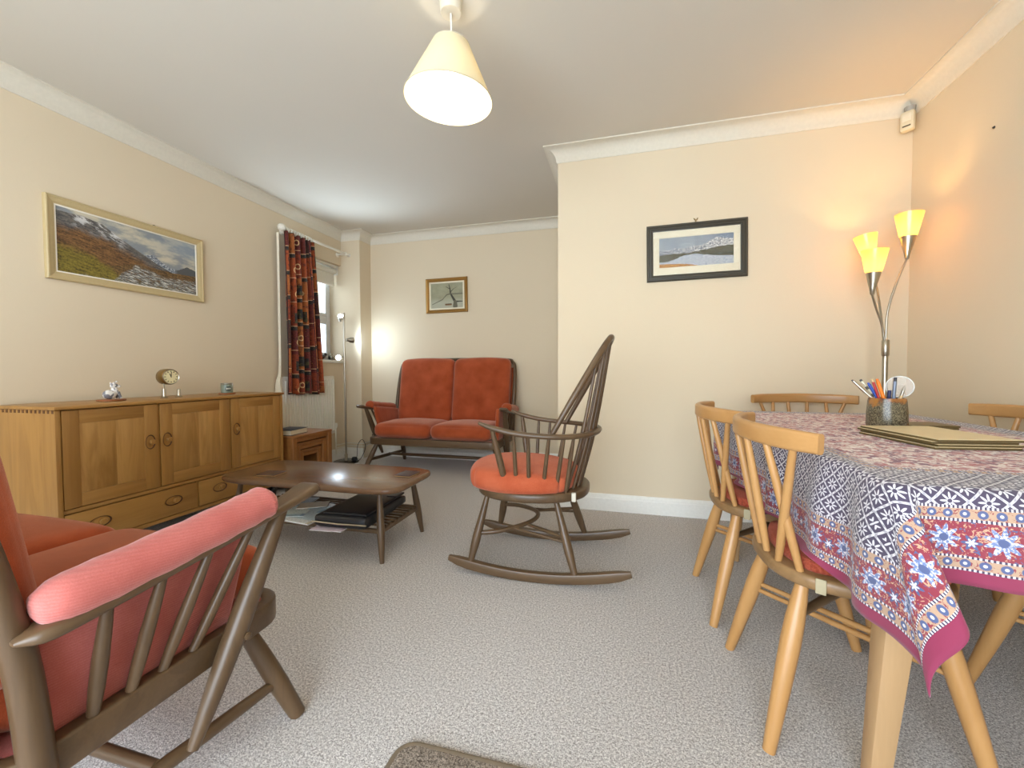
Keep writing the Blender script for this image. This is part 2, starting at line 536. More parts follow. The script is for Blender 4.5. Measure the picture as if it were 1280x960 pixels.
# ------------------------------------------------------------------ two-seat settee (front is local +Y)
def make_settee(name, label, loc, rz, arm_mat, group):
    t = thing(name, label, 'settee', loc, rz, group)
    dw = W('dark', 'X'); dz = W('dark', 'Z'); dy = W('dark', 'Y')
    HW, YR, YFr, Z0, Z1 = .625, -.27, .285, .262, .325
    out = rrect(-HW, HW, YR, YFr, .06, 6)
    MB().sweep([(x, y, (Z0 + Z1) / 2) for x, y in out], RS(.036, Z1 - Z0, .18), closed=True).build('seat_frame', dw, t)
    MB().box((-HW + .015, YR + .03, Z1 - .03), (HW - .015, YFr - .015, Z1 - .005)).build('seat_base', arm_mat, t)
    # legs
    for s in (-1, 1):
        p0, p1 = (s * .585, .205, Z0 + .01), (s * .695, .272, 0)
        MB().tube([lerp(p0, p1, k / 6) for k in range(7)], [.019, .021, .023, .024, .024, .022, .02], 12).build('leg', dz, t)
        q0, q1 = (s * .56, -.19, Z0 + .01), (s * .585, -.30, 0)
        MB().tube([lerp(q0, q1, k / 6) for k in range(7)], [.019, .021, .023, .024, .023, .02, .017], 12).build('leg', dz, t)
        a, b = lerp(p0, p1, .62), lerp(q0, q1, .62)
        MB().tube([lerp(a, b, k / 6) for k in range(7)], [.012, .015, .016, .017, .016, .015, .012], 10).build('side_stretcher', dy, t)
    a = lerp(lerp((.585, .205, .295), (.695, .272, 0), .62), lerp((.56, -.19, .295), (.585, -.30, 0), .62), .55)
    MB().tube([(-a[0], a[1], a[2]), (0, a[1], a[2]), (a[0], a[1], a[2])], [.013, .017, .013], 10).build('cross_stretcher', dw, t)
    # back hoop: two posts bent over into the top rail
    half = [(.634, -.220, .275), (.640, -.242, .50), (.644, -.292, .75), (.636, -.345, .97), (.606, -.365, 1.04), (.53, -.376, 1.062)]
    pts = half + [(0, -.382, 1.072)] + [(-x, y, z) for x, y, z in half[::-1]]
    n = len(cr(pts, 6)); rr = interp([.023, .022, .019, .016, .015, .015, .015, .015, .015, .017, .021, .024, .026], n)
    MB().tube(cr(pts, 6), rr, 12).build('back_hoop', dz, t)
    for k in range(7):
        x = -.48 + .16 * k
        MB().tube([(x, -.262, .31), (x, -.318, .66), (x, -.380, 1.06)], [.008, .010, .008], 10).build('back_spindle', dz, t)
    for s in (-1, 1):
        # flat shaped arm
        path = cr([(s * .668, -.262, .536), (s * .674, -.21, .540), (s * .680, -.08, .553), (s * .690, .10, .578), (s * .698, .24, .602), (s * .703, .305, .618), (s * .704, .338, .624)], 5)
        sc = interp([.22, .62, .86, .98, .96, .92, .88, .85, .84, .84, .85, .86, .88, .9, .94, 1.0, 1.05, 1.1, 1.1, 1.05, .85, .4], len(path))
        ar = MB(); sec = RS(.066, .026, .48, 5)
        ar.sweep(path, sec, scale=sc); ar.build('arm', dy, t)
        # slanting front post from the arm past the rail to the stretcher
        p0, p1 = (s * .694, .235, .598), (s * .662, .008, .128)
        MB().tube([lerp(p0, p1, k / 8) for k in range(9)], [.016, .020, .023, .025, .026, .025, .022, .018, .012], 12).build('arm_post', dz, t)
        MB().lathe([(.009, 0), (.009, .004), (.006, .006)], 12, Matrix.Translation((s * .70, .115, .32)) @ Matrix.Rotation(s * PI / 2, 4, 'Y')).build('screw_cap', dy, t)
        for yb, yt in ((-.145, -.143), (-.085, -.052), (-.028, .045), (.035, .148)):
            za = np.interp(yt, [-.21, -.08, .10, .24], [.540, .553, .578, .602])
            x1 = np.interp(yt, [-.21, .24], [.674, .698])
            MB().tube([lerp((s * .628, yb, Z1 - .01), (s * x1, yt, za), k / 4) for k in range(5)], [.009, .012, .0125, .011, .008], 10).build('arm_spindle', dz, t)
        # padded arm cover with a panel hanging inside the spindles
        p = cr([(s * .668, -.232, .574), (s * .674, -.12, .584), (s * .684, .03, .602), (s * .692, .14, .618), (s * .696, .190, .627)], 5)
        P = MB(); n = len(p); rr = []
        for i in range(n):
            e = min(i, n - 1 - i) / (n - 1) * 2
            rr.append(.047 * min(1, .62 + 2.6 * e) * (1 + .03 * math.sin(i * 1.9)))
        p = [p[0] + (p[0] - p[1]) * .25] + p + [p[-1] + (p[-1] - p[-2]) * .25]; rr = [rr[0] * .5] + rr + [rr[-1] * .5]
        P.tube(p, rr, 18, flat=.86)
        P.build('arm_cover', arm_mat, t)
        PN = MB()
        def dfm(q, u, s=s):
            z = q[2]; y = q[1]
            top = np.interp(y, [-.2, .2], [.0, .05])
            yy = y - (.06 * (1 - (z + .12) / .24) if y > 0 else 0)
            return (q[0] + s * .028 * (z + .12) / .24, yy, z + top * (z + .12) / .24)
        PN.rbox((s * .592, -.005, .437), (.017, .215, .125), .012, 10, (.006, 0, 0), dfm)
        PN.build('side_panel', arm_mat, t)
    def dpan(q, u): return (q[0], q[1] - .105 * (q[2] + .33) / .66, q[2])
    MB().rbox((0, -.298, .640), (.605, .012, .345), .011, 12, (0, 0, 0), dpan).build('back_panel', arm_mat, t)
    # cushions
    for s in (-1, 1):
        def dseat(q, u):
            z = q[2]
            if z < 0: z *= .98
            return (q[0], q[1], z - .012 * max(0, -u[1]) )
        MB().rbox((s * .288, .035, .395), (.287, .278, .066), .056, 14, (0, .012, .026), dseat).build('seat_cushion', RUST, t)
        def dback(q, u):
            x, y, z = q
            y -= .105 * (z + .32) / .64 * 1.0        # recline
            z += .018 * (1 - (x / .31) ** 2) * max(0, u[2])
            return (x, y, z)
        MB().rbox((s * .303, -.222, .745), (.303, .064, .325), .058, 16, (.0, .028, 0), dback).build('back_cushion', RUST, t)
    return t
ST = make_settee('settee', 'two-seat settee with ribbed arm covers tinted pink as velvet sheen in the left foreground, dark wooden spindle arms', (-1.565, .665, 0), 0, RUST_RIB, 'matching two-seat settees')
ST2 = make_settee('settee', 'high-backed rust two-seat settee against the far wall under the small tree picture', (-1.70, 3.735, 0), PI, RUST, 'matching two-seat settees')
# black webbing strap sagging under the far settee
MB().tube(cr([(-1.80, 3.62, .275), (-1.74, 3.62, .262), (-1.66, 3.62, .238), (-1.56, 3.62, .236), (-1.48, 3.62, .262), (-1.44, 3.62, .29)], 4), .013, 8, flat=.5).build('webbing_strap', BLACK, ST2)

# ------------------------------------------------------------------ rocking chair (front is -X), built about (-.39, 2.06)
def make_rocker():
    t = thing('rocking_chair', 'dark wooden spindle-back rocking chair with orange seat cushion on the carpet', 'rocking chair', (-.39, 2.06, 0), 0)
    dz = W('dark', 'Z'); dx = W('dark', 'X'); dy = W('dark', 'Y'); O = .39
    zb = lambda X: .30 * (X + .42) ** 2
    for s in (-1, 1):
        xs = np.linspace(-.80, .035, 18)
        top = [(x + O, zb(x) + (.036 if 0 < i < 17 else .03)) for i, x in enumerate(xs)]
        bot = [(x + O, zb(x)) for x in xs]
        y0, y1 = s * .245 - .017, s * .245 + .017
        mb = MB(); n = len(xs); vs = []
        path = [(x + O, s * .245, zb(x) + .022) for x in xs]
        sc = [1.0] * n; sc[0] = .55; sc[-1] = .55; sc[1] = .9; sc[-2] = .9
        mb.sweep(path, RS(.034, .044, .18, 2), scale=sc)
        mb.build('rocker', dx, t)
    feet = {}
    for s in (-1, 1):
        for nm, (xt, yt), xb in (('f', (-.625, .185), -.69), ('b', (-.30, .175), -.205)):
            p0 = (xt + O, s * yt, .36); p1 = (xb + O, s * .245, zb(xb) + .038)
            feet[nm, s] = (np.array(p0), np.array(p1))
            MB().tube([lerp(p0, p1, k / 8) for k in range(9)], [.012, .014, .016, .018, .020, .021, .020, .017, .014], 12).build('leg', dz, t)
    # bowed front stretcher and the two rear stretchers
    A = lambda s: lerp(*feet['f', s], .58)
    a, b = A(-1), A(1)
    arc = cr([a, (-.56 + O, -.19, .195), (-.455 + O, -.10, .207), (-.42 + O, 0, .212), (-.455 + O, .10, .207), (-.56 + O, .19, .195), b], 6)
    MB().tube(arc, .011, 10).build('bow_stretcher', dx, t)
    for s in (-1, 1):
        e = lerp(*feet['b', s], .52)
        MB().tube([(-.455 + O, s * .10, .205), lerp((-.455 + O, s * .10, .205), e, .5), e], [.007, .0095, .007], 10).build('rear_stretcher', dx, t)
        e2 = e + np.array((0, 0, -.02))
        MB().tube([(-.50 + O, s * .15, .197), lerp((-.50 + O, s * .15, .197), e2, .5), e2], [.006, .007, .006], 10).build('rear_stretcher', dx, t)
    # seat
    o = []
    for k in range(40):
        a_ = 2 * PI * k / 40; c, s_ = math.cos(a_), math.sin(a_)
        x = .275 * (abs(c) ** .8) * (1 if c > 0 else -1); y = .255 * (abs(s_) ** .8) * (1 if s_ > 0 else -1)
        if x > 0: y *= 1 - .12 * (x / .275)
        o.append((x - .435 + O, y))
    MB().prism(o, .352, .396, .014, seg=3).build('seat', dy, t)
    def dc(q, u):
        x, y, z = q
        r = math.hypot(u[0], u[1]); m = max(abs(u[0]), abs(u[1]))
        k = m / r if r > 1e-6 else 1
        k = .25 + .75 * k
        if z > 0: z *= 1.0 - .32 * (u[0] * .5 + .5) ** 1.2
        return (x * k, y * k, z)
    MB().rbox((-.483 + O, 0, .438), (.274, .268, .052), .045, 18, (0, 0, .022), dc).build('seat_cushion', RUST_PAD, t)
    # arm bow
    near = [(-.63, -.292, .716), (-.57, -.29, .695), (-.47, -.287, .674), (-.36, -.278, .664), (-.25, -.248, .660), (-.165, -.17, .660), (-.13, -.08, .662)]
    bow = [(x + O, y, z) for x, y, z in near] + [(-.122 + O, 0, .663)] + [(x + O, -y, z) for x, y, z in near[::-1]]
    bp = cr(bow, 5); sc = interp([.55, 1, 1, 1, 1, 1.05, 1.05, 1.05, 1, 1, 1, 1, .55], len(bp))
    MB().sweep(bp, RS(.036, .023, .48, 4), scale=sc).build('arm_bow', dx, t)
    # back hoop, tilted
    hp = []
    def hpt(y, z):
        f = (z - .67) / (1.105 - .67); return (-.305 + .245 * f + O, y, z)
    for y, z in [(-.235, .665), (-.232, .76), (-.215, .86), (-.185, .96), (-.135, 1.05), (-.07, 1.097), (0, 1.108)]: hp.append(hpt(y, z))
    hp = hp + [(x, -y, z) for x, y, z in hp[:-1][::-1]]
    hpath = cr(hp, 6)
    MB().tube(hpath, interp([.012, .014, .0145, .0145, .0145, .0145, .014, .012], len(hpath)), 12).build('back_hoop', dz, t)
    H = np.array(hpath)
    for k in range(8):
        u = -1 + 2 * k / 7
        b0 = np.array((-.205 + O - .05 * u * u, u * .15, .385))
        yt = u * .165
        i = np.argmin(np.abs(H[:, 1] - yt) + (H[:, 2] < .8) * 9)
        e = H[i]
        m_ = lerp(b0, e, .42); m_[0] += .012
        MB().tube(cr([b0, m_, e], 4), interp([.0075, .009, .0085, .006], 9), 10).build('back_spindle', dz, t)
    B = np.array(bp)
    for s in (-1, 1):
        for j, (xb, xt) in enumerate(((-.515, -.575), (-.472, -.465), (-.415, -.395), (-.355, -.325), (-.300, -.255), (-.255, -.205))):
            i = np.argmin(np.abs(B[:, 0] - (xt + O)) + (B[:, 1] * s < 0) * 9)
            yb = .222 - max(0, (xb + .40)) * .32
            r = [.009, .015, .016, .013, .009] if j == 0 else [.007, .0095, .0095, .0085, .0065]
            p0 = (xb + O, s * yb, .388)
            MB().tube([lerp(p0, B[i], k / 4) for k in range(5)], r, 10).build('front_post' if j == 0 else 'arm_spindle', dz, t)
    # white tie holding the cushion to the seat edge
    MB().box((-.226 + O, -.192, .358), (-.206 + O, -.176, .399), .004, M=None).build('cushion_tie', plain('cotton_tape', (206, 200, 184), .9), t)
    return t
make_rocker()

# ------------------------------------------------------------------ lattice-back dining chairs (front is local +X)
def make_dining_chair():
    t = thing('dining_chair', '', 'chair')
    bz = W('beech', 'Z'); by = W('beech', 'Y'); bx = W('beech', 'X'); sx = W('seat', 'X')
    o = []
    for k in range(44):
        a = 2 * PI * k / 44; c, s = math.cos(a), math.sin(a)
        x = .205 * (abs(c) ** .75) * (1 if c > 0 else -1); y = .205 * (abs(s) ** .75) * (1 if s > 0 else -1)
        y *= 1.02 + .06 * (x / .205)
        o.append((x + .005, y))
    MB().prism(o, .405, .44, .012, seg=3).build('seat', sx, t)
    def dc(q, u):
        x, y, z = q; r = math.hypot(u[0], u[1]); m = max(abs(u[0]), abs(u[1])); k = m / r if r > 1e-6 else 1
        k = .3 + .7 * k
        return (x * k, y * k, z)
    MB().rbox((.022, 0, .455), (.185, .185, .018), .016, 14, (0, 0, .010), dc).build('seat_pad', RUST_DPAD, t)
    L = {}
    for s in (-1, 1):
        for nm, p0, p1 in (('r', (-.13, s * .125, .412), (-.225, s * .200, 0)), ('f', (.13, s * .14, .412), (.215, s * .225, 0))):
            L[nm, s] = (np.array(p0), np.array(p1))
            MB().tube([lerp(p0, p1, k / 8) for k in range(9)], [.014, .019, .0225, .0235, .0225, .021, .019, .017, .0145], 12).build('leg', bz, t)
    for dz_, r in ((0, .0085), (-.022, .0085)):
        a = lerp(*L['r', 1], .36); b = lerp(*L['f', -1], .36)
        a[2] += dz_; b[2] += dz_
        MB().tube([a, lerp(a, b, .5), b], [r * .8, r, r * .8], 10).build('diagonal_rod', bx, t)
    a = lerp(*L['r', -1], .22); b = lerp(*L['f', 1], .22)
    MB().tube([a, lerp(a, b, .5), b], [.010, .013, .010], 10).build('diagonal_brace', W('dark', 'X'), t)
    # bowed top rail
    path = cr([(-.150, -.262, .782), (-.195, -.20, .783), (-.235, -.10, .784), (-.250, 0, .785), (-.235, .10, .784), (-.195, .20, .783), (-.150, .262, .782)], 6)
    MB().sweep(path, RS(.024, .052, .42, 4), scale=interp([.92, 1, 1, 1, 1, 1, .92], len(path))).build('top_rail', by, t)
    Pn = np.array(path)
    def rail(y):
        i = np.argmin(np.abs(Pn[:, 1] - y)); return Pn[i] - np.array((0, 0, .018))
    def edge(y): return (-.205 * (1 - (abs(y) / .205) ** 2.6) ** .4 + .022, y, .43)
    for s in (-1, 1):
        for yt, yb in ((.218, .085), (.128, .142), (.045, .028)):
            p0 = np.array(edge(s * yb)); p1 = rail(s * yt)
            if yt == .128: p0[0] += .006
            MB().tube([lerp(p0, p1, k / 5) for k in range(6)], [.0085, .0105, .0115, .011, .010, .0085], 10).build('back_spindle', bz, t)
    for k in (15, 29):
        p, q = np.array(o[k]), np.array(o[k + 1]); c = (p + q) / 2; tg = q - p
        M = Matrix.Translation((c[0], c[1], .4225)) @ Matrix.Rotation(math.atan2(tg[1], tg[0]), 4, 'Z')
        MB().box((-.011, -.0035, -.0185), (.011, .003, .0185), .002, M=M).build('pad_strap', plain('beige_tape', (164, 152, 122), .8), t)
    return t
DC = make_dining_chair()
chairs = [((.578, 1.342), 0, 'nearest golden lattice-back dining chair on the left of the patterned table'),
          ((.550, 1.862), 0, 'second lattice-back dining chair on the left of the table, nearer the white skirting'),
          ((.985, 2.555), -PI / 2, 'dining chair at the far end of the table, only its top rail above the cloth'),
          ((1.262, 1.94), PI, 'dining chair on the right of the table before the right wall, top rail showing'),
          ((1.225, 1.33), PI, 'dining chair tucked under the near right side, only its legs below the cloth')]
for i, ((x, y), rz, lab) in enumerate(chairs):
    c = DC if i == 0 else copy_tree(DC)
    c.location = (x, y, 0); c.rotation_euler = (0, 0, rz)
    tag(c, lab, 'chair', 'lattice-back dining chairs round the table')
# ------------------------------------------------------------------ dining table and cloth
TX0, TX1, TY0, TY1, TZ = .497, 1.315, .938, 2.415, .730
t = thing('dining_table', 'pale oak dining table with tapered legs, mostly hidden under a patterned cloth', 'table', ((TX0 + TX1) / 2, (TY0 + TY1) / 2, 0))
cx, cy = (TX0 + TX1) / 2, (TY0 + TY1) / 2
MB().prism(rrect(TX0 - cx, TX1 - cx, TY0 - cy, TY1 - cy, .02, 6), TZ - .03, TZ, .008).build('table_top', W('pale', 'Y'), t)
MB().box((TX0 - cx + .10, TY0 - cy + .11, TZ - .09), (TX1 - cx - .10, TY1 - cy - .11, TZ - .03), .004).build('apron', W('pale', 'Y'), t)
for sx in (-1, 1):
    for sy in (-1, 1):
        p0 = (sx * (.415 - .085), sy * (.73 - .10), TZ - .03); p1 = (sx * (.415 - .045), sy * (.73 - .125 + .0), 0)
        mb = MB(); mb.sweep([lerp(p1, p0, k / 4) for k in range(5)], RS(.062, .062, .15, 2), up=(0, 1, 0), scale=[.62, .75, .88, 1, 1.05])
        mb.build('leg', W('pale', 'Z'), t)

def m_cloth(LU, LV):
    g = G('block_print_cotton')
    u, v, _ = g.xyz(g.coord('UV'))
    du = u.min(LU - u); dv = v.min(LV - v)
    e = du.min(dv)
    side = du < dv
    s = v * side + u * (1 - side)
    NAVY, WHT, BEI, CRI, MAG, BLU = [lin(c) for c in ((58, 54, 78), (208, 206, 210), (176, 146, 120), (132, 42, 58), (130, 32, 68), (72, 88, 128))]
    uv = g.vec(u, v)
    def dots(per, ec, r):
        ds = ((s / per).fract() - .5) * per
        return ((ds * ds) + (e - ec) * (e - ec)).sqrt()
    def flower(dx, dy, r, k, a0=.62, a1=.38):
        rr = (dx * dx + dy * dy).sqrt(); th = g.math('ARCTAN2', dy, dx)
        return rr / ((th * k).cos() * (a1 * r) + a0 * r)      # <1 inside
    # lattice of ogival diamonds with eight-petal flowers
    P, Q = .054, .049
    a = s / P + e / Q; b = s / P - e / Q
    fa, fb = a.fract(), b.fract()
    dx = (fa + fb - 1) * (.5 * P); dy = (fa - fb) * (.5 * Q)
    net = (fa - .5).abs().max((fb - .5).abs())
    fl = flower(dx, dy, .0145, 8)
    rr = (dx * dx + dy * dy).sqrt()
    lat = g.mix(g.step(.435, .455, net), NAVY, WHT)
    lat = g.mix(g.step(1.08, .92, fl) * (rr > .0035), lat, WHT)
    # beads along the net
    bead = g.step(.30, .15, ((s * 110.0).fract() - .5).abs()) * g.step(.455, .465, net)
    lat = g.mix(bead * .5, lat, NAVY)
    # wide crimson border with big pale flowers and scrolls
    n1 = g.noise(uv, 95, 3, .6, 1.5); n2 = g.noise(g.vec(u + 3.3, v), 120, 2, .6, 1.0)
    band = g.mix(g.step(.55, .60, n1), CRI, lin((190, 150, 120)))
    band = g.mix(g.step(.60, .64, n2), band, BLU)
    ds = ((s / .076).fract() - .5) * .076
    f2 = flower(ds, e - .082, .024, 9, .76, .24); r2 = (ds * ds + (e - .082) * (e - .082)).sqrt()
    n3 = g.noise(uv, 210, 2)
    fcol = g.mix(g.step(.44, .52, n3), WHT, lin((104, 124, 166)))
    band = g.mix(g.step(1.08, .95, f2), band, fcol)
    band = g.mix(g.step(.008, .006, r2), band, BLU)
    ds2 = ((s / .076 + .5).fract() - .5) * .076
    f3 = flower(ds2, e - .076, .014, 6, .7, .3)
    band = g.mix(g.step(1.1, .9, f3), band, BLU); band = g.mix(g.step(.62, .5, f3), band, WHT)
    def strip(ec, w):
        d = dots(.024, ec, 0)
        c = g.mix(g.step(.55, .62, n1), BEI, CRI)
        c = g.mix(g.step(.008, .0065, d), c, BLU); c = g.mix(g.step(.0032, .0022, d), c, WHT)
        el = (e - ec).abs()
        bd = ((s * 160.0).fract() - .5).abs()
        ln = g.mix(bd > .25, WHT, NAVY)
        return g.mix(el > w / 2 - .005, c, ln)
    # loose floral field
    vo = g.voro(uv, 30); n4 = g.noise(uv, 46, 4, .62, 1.2); n5 = g.noise(g.vec(u, v + 7.7), 30, 3, .6, 1.0)
    fld = g.mix(g.step(.46, .54, n4), lin((214, 202, 194)), lin((168, 108, 108)))
    fld = g.mix(g.step(.54, .59, n5), fld, lin((112, 66, 86)))
    fld = g.mix(g.step(.012 * 20, .008 * 20, vo), fld, lin((232, 226, 220)))
    fld = g.mix(g.step(.62, .66, n4), fld, lin((160, 62, 68)))
    c = g.mix(e > .026, MAG, strip(.039, .028))
    c = g.mix(e > .052, c, band)
    c = g.mix(e > .112, c, strip(.126, .028))
    c = g.mix(e > .140, c, lat)
    c = g.mix(e > .300, c, strip(.315, .030))
    c = g.mix(e > .330, c, fld)
    wv = g.noise(uv, 900, 2)
    c = g.mix(g.noise(uv, 3, 3) * .12, c, lin((200, 170, 170)))
    g.set(Base_Color=c, Roughness=.85); g.put(g.b.inputs['Specular IOR Level'], .2); g.put(g.b.inputs['Sheen Weight'], .15)
    g.bump(wv, .15, .002)
    return g.m
def make_cloth():
    hl, hr, hn, hf = .282, .22, .175, .24
    LU, LV = hl + (TX1 - TX0) + hr, hn + (TY1 - TY0) + hf
    r = .02; top = TZ + .004
    NU, NV = 150, 200
    us = np.linspace(0, LU, NU); vs_ = np.linspace(0, LV, NV)
    V = []; UV = []
    for v in vs_:
        for u in us:
            X = TX0 - hl + u; Y = TY0 - hn + v
            qx = min(max(X, TX0 + r), TX1 - r); qy = min(max(Y, TY0 + r), TY1 - r)
            ex, ey = X - qx, Y - qy; L = math.hypot(ex, ey)
            UV.append((u, v))
            if L <= r:
                V.append((X, Y, top + .0012 * math.sin(X * 31) * math.sin(Y * 23))); continue
            nx, ny = ex / L, ey / L; d = L - r
            bx_, by_ = qx + nx * r, qy + ny * r
            ra = .014
            if d < ra * PI / 2:
                a = d / ra; off = ra * math.sin(a); dz = ra * (1 - math.cos(a))
            else: off = ra; dz = ra + d - ra * PI / 2
            th = abs(math.atan2(ny, nx)); th = min(th, PI - th)
            corner = math.sin(2 * th) if (abs(nx) > 1e-3 and abs(ny) > 1e-3) else 0
            sl = X * 1.0 if abs(ny) > abs(nx) else Y
            k = min(1, d / .12)
            wav = .011 * math.sin(sl * 21 + .8) + .008 * math.sin(sl * 37 + 2)
            off += k * (.010 + wav * (1 - abs(corner)))
            # corner: the spare cloth stands out in folds
            off += d * .10 * abs(corner)
            px, py = bx_ + nx * off, by_ + ny * off
            tx, ty = -ny, nx
            sw = d * .10 * math.sin(8 * th) * abs(corner)
            dz2 = dz - d * .04 * abs(corner)
            cc = abs(corner) ** .8
            py += d * .40 * cc * (1 if ny > 0 else -1); px += d * .15 * cc * (1 if nx < 0 else -1)
            zz = top - dz2
            if nx < -.5:            # the hem rests on the two chair pads
                for cy_ in (1.342, 1.862):
                    f = max(0.0, 1 - max(0, abs(py - cy_) - .15) / .09); f = f * f * (3 - 2 * f)
                    lift = max(0, .492 - zz) * f
                    zz += lift; px -= lift * .7
            V.append((px + tx * sw, py + ty * sw, zz))
    F = [(j * NU + i, j * NU + i + 1, (j + 1) * NU + i + 1, (j + 1) * NU + i) for j in range(NV - 1) for i in range(NU - 1)]
    me = bpy.data.meshes.new('tablecloth'); me.from_pydata(V, [], F)
    lay = me.uv_layers.new(name='UVMap')
    idx = np.zeros(len(me.loops), dtype=np.int32); me.loops.foreach_get('vertex_index', idx)
    lay.data.foreach_set('uv', np.array(UV)[idx].ravel())
    me.polygons.foreach_set('use_smooth', [True] * len(me.polygons))
    me.materials.append(m_cloth(LU, LV)); me.update()
    o = bpy.data.objects.new('tablecloth', me); COL.objects.link(o)
    md = o.modifiers.new('thickness', 'SOLIDIFY'); md.thickness = .0025; md.offset = 1
    tag(o, 'crimson and indigo block-printed cotton tablecloth draped over the dining table', 'tablecloth')
make_cloth()

# ------------------------------------------------------------------ coffee table with a slatted rack
CT = thing('coffee_table', 'low brown elm coffee table with rounded corners and slatted magazine rack', 'coffee table', (-1.625, 2.01, 0))
o = []
for k in range(64):
    a = 2 * PI * k / 64; c, s = math.cos(a), math.sin(a)
    o.append((.562 * (abs(c) ** .32) * (1 if c > 0 else -1), .248 * (abs(s) ** .32) * (1 if s > 0 else -1)))
MB().prism(o, .345, .374, .012, seg=3).build('table_top', W('table', 'X'), CT)
LEG = {}
for sx in (-1, 1):
    for sy in (-1, 1):
        p0 = (sx * .435, sy * .165, .35); p1 = (sx * .475, sy * .212, 0)
        LEG[sx, sy] = (np.array(p0), np.array(p1))
        MB().tube([lerp(p0, p1, k / 8) for k in range(9)], [.012, .014, .016, .018, .0195, .0195, .017, .014, .011], 12).build('leg', W('dark', 'Z'), CT)
for sy in (-1, 1):
    a = lerp(*LEG[-1, sy], .57); b = lerp(*LEG[1, sy], .57)
    MB().sweep([lerp(a, b, k / 2) for k in range(3)], RS(.018, .024, .3), up=(0, 0, 1)).build('rack_rail', W('dark', 'X'), CT)
for sx in (-1, 1):
    a = lerp(*LEG[sx, -1], .57); b = lerp(*LEG[sx, 1], .57)
    MB().sweep([lerp(a, b, k / 2) for k in range(3)], RS(.018, .026, .3), up=(0, 0, 1)).build('rack_end_rail', W('dark', 'Y'), CT)
for k in range(9):
    y = -.155 + .31 * k / 8
    MB().tube([(-.47, y, .168), (.47, y, .168)], .0065, 10).build('rack_slat', W('dark', 'X'), CT)

# things on the coffee table
dk = plain('dark_leatherette', (58, 40, 44), .45)
cork = plain('cork_edge', (176, 146, 100), .7)
def coaster(x, y, w, h, rz, m_top, label, base=True):
    t = thing('coaster', label, 'coaster', (x, y, .374), rz)
    MB().box((-w / 2, -h / 2, 0), (w / 2, h / 2, .003), .001).build('backing', cork, t)
    MB().box((-w / 2, -h / 2, .003), (w / 2, h / 2, .007), .001).build('face', m_top, t)
coaster(-1.915, 1.905, .115, .10, .1, plain('brown_leatherette', (82, 56, 44), .35), 'brown square coaster lying on the left end of the coffee table')
coaster(-1.165, 2.085, .095, .115, -.05, dk, 'dark plum square coaster at the right end of the coffee table')
# black document case on the rack
b = thing('document_case', 'black leather zip document case lying on the coffee table rack', 'case', (-1.352, 1.945, .178), .04)
blk = plain('black_leather', (24, 25, 30), .34, bump=.15, bscale=220)
def dcase(q, u): return (q[0], q[1], q[2] * (1 - .25 * max(0, u[1])))
MB().rbox((0, 0, .032), (.145, .215, .030), .02, 10, (0, 0, .006), dcase).build('body', blk, b)
MB().rbox((.012, .01, .066), (.122, .20, .006), .005, 10).build('flap', blk, b)
MB().tube([(-.15, -.217, .03), (.0, -.222, .028), (.15, -.216, .028)], .004, 6).build('zip', CHROME, b)
MB().box((.08, .10, .068), (.138, .118, .076), .003).build('strap', blk, b)
paper = plain('white_paper', (226, 228, 230), .7)
def sheet(name, label, cat, x, y, z, w, h, rz, mat, th=.004, pages=None, tilt=0):
    t = thing(name, label, cat, (x, y, z), rz)
    if tilt: t.rotation_euler = (tilt, 0, rz)
    MB().box((-w / 2, -h / 2, 0), (w / 2, h / 2, th * .7)).build('pages', paper, t)
    MB().box((-w / 2, -h / 2, th * .7), (w / 2, h / 2, th), 0).build('cover', mat, t)
    return t
def m_print(name, cols, sc=14):
    g = G(name); v = g.coord('Object')
    x, y, z = g.xyz(v)
    n = g.white(g.vec((x * sc).floor(), (y * sc * .8).floor()))
    n2 = g.noise(v, 160, 2)
    c = g.prof(n, [(0, lin(cols[0])), (.35, lin(cols[1])), (.6, lin(cols[2])), (.82, lin(cols[3]))], 'CONSTANT')
    c = g.mix((n2 > .56) * .35, c, lin((90, 100, 110)))
    g.set(Base_Color=c, Roughness=.4); return g.m
MP1 = m_print('travel_print', ((196, 214, 222), (226, 232, 234), (130, 168, 196), (206, 196, 176)), 12)
MP2 = m_print('map_print', ((214, 226, 224), (168, 194, 208), (232, 232, 226), (120, 150, 178)), 18)
MP3 = m_print('dark_print', ((70, 84, 108), (52, 60, 78), (150, 160, 172), (96, 110, 130)), 9)
MP4 = plain('buff_card', (196, 180, 152), .6)
sheet('magazine', 'dark blue magazine at the bottom of the pile on the table rack', 'magazine', -1.86, 1.97, .1758, .21, .29, .25, MP3, .006)
sheet('brochure', 'pale blue brochure on the rack between the magazine and the black case', 'brochure', -1.62, 1.90, .1758, .21, .297, -.12, MP1, .006)
sheet('leaflet', 'white printed leaflet lying across the magazine on the rack', 'leaflet', -1.745, 1.90, .1825, .15, .21, .35, MP2, .003)
sheet('envelope', 'small buff envelope on top of the leaflets on the rack', 'envelope', -1.71, 1.99, .1860, .16, .10, .5, MP4, .003)
sheet('letter', 'white folded papers poking out beneath the black case', 'paper', -1.40, 1.745, .1755, .17, .10, .1, plain('lilac_print', (206, 192, 206), .6), .003, tilt=.0)
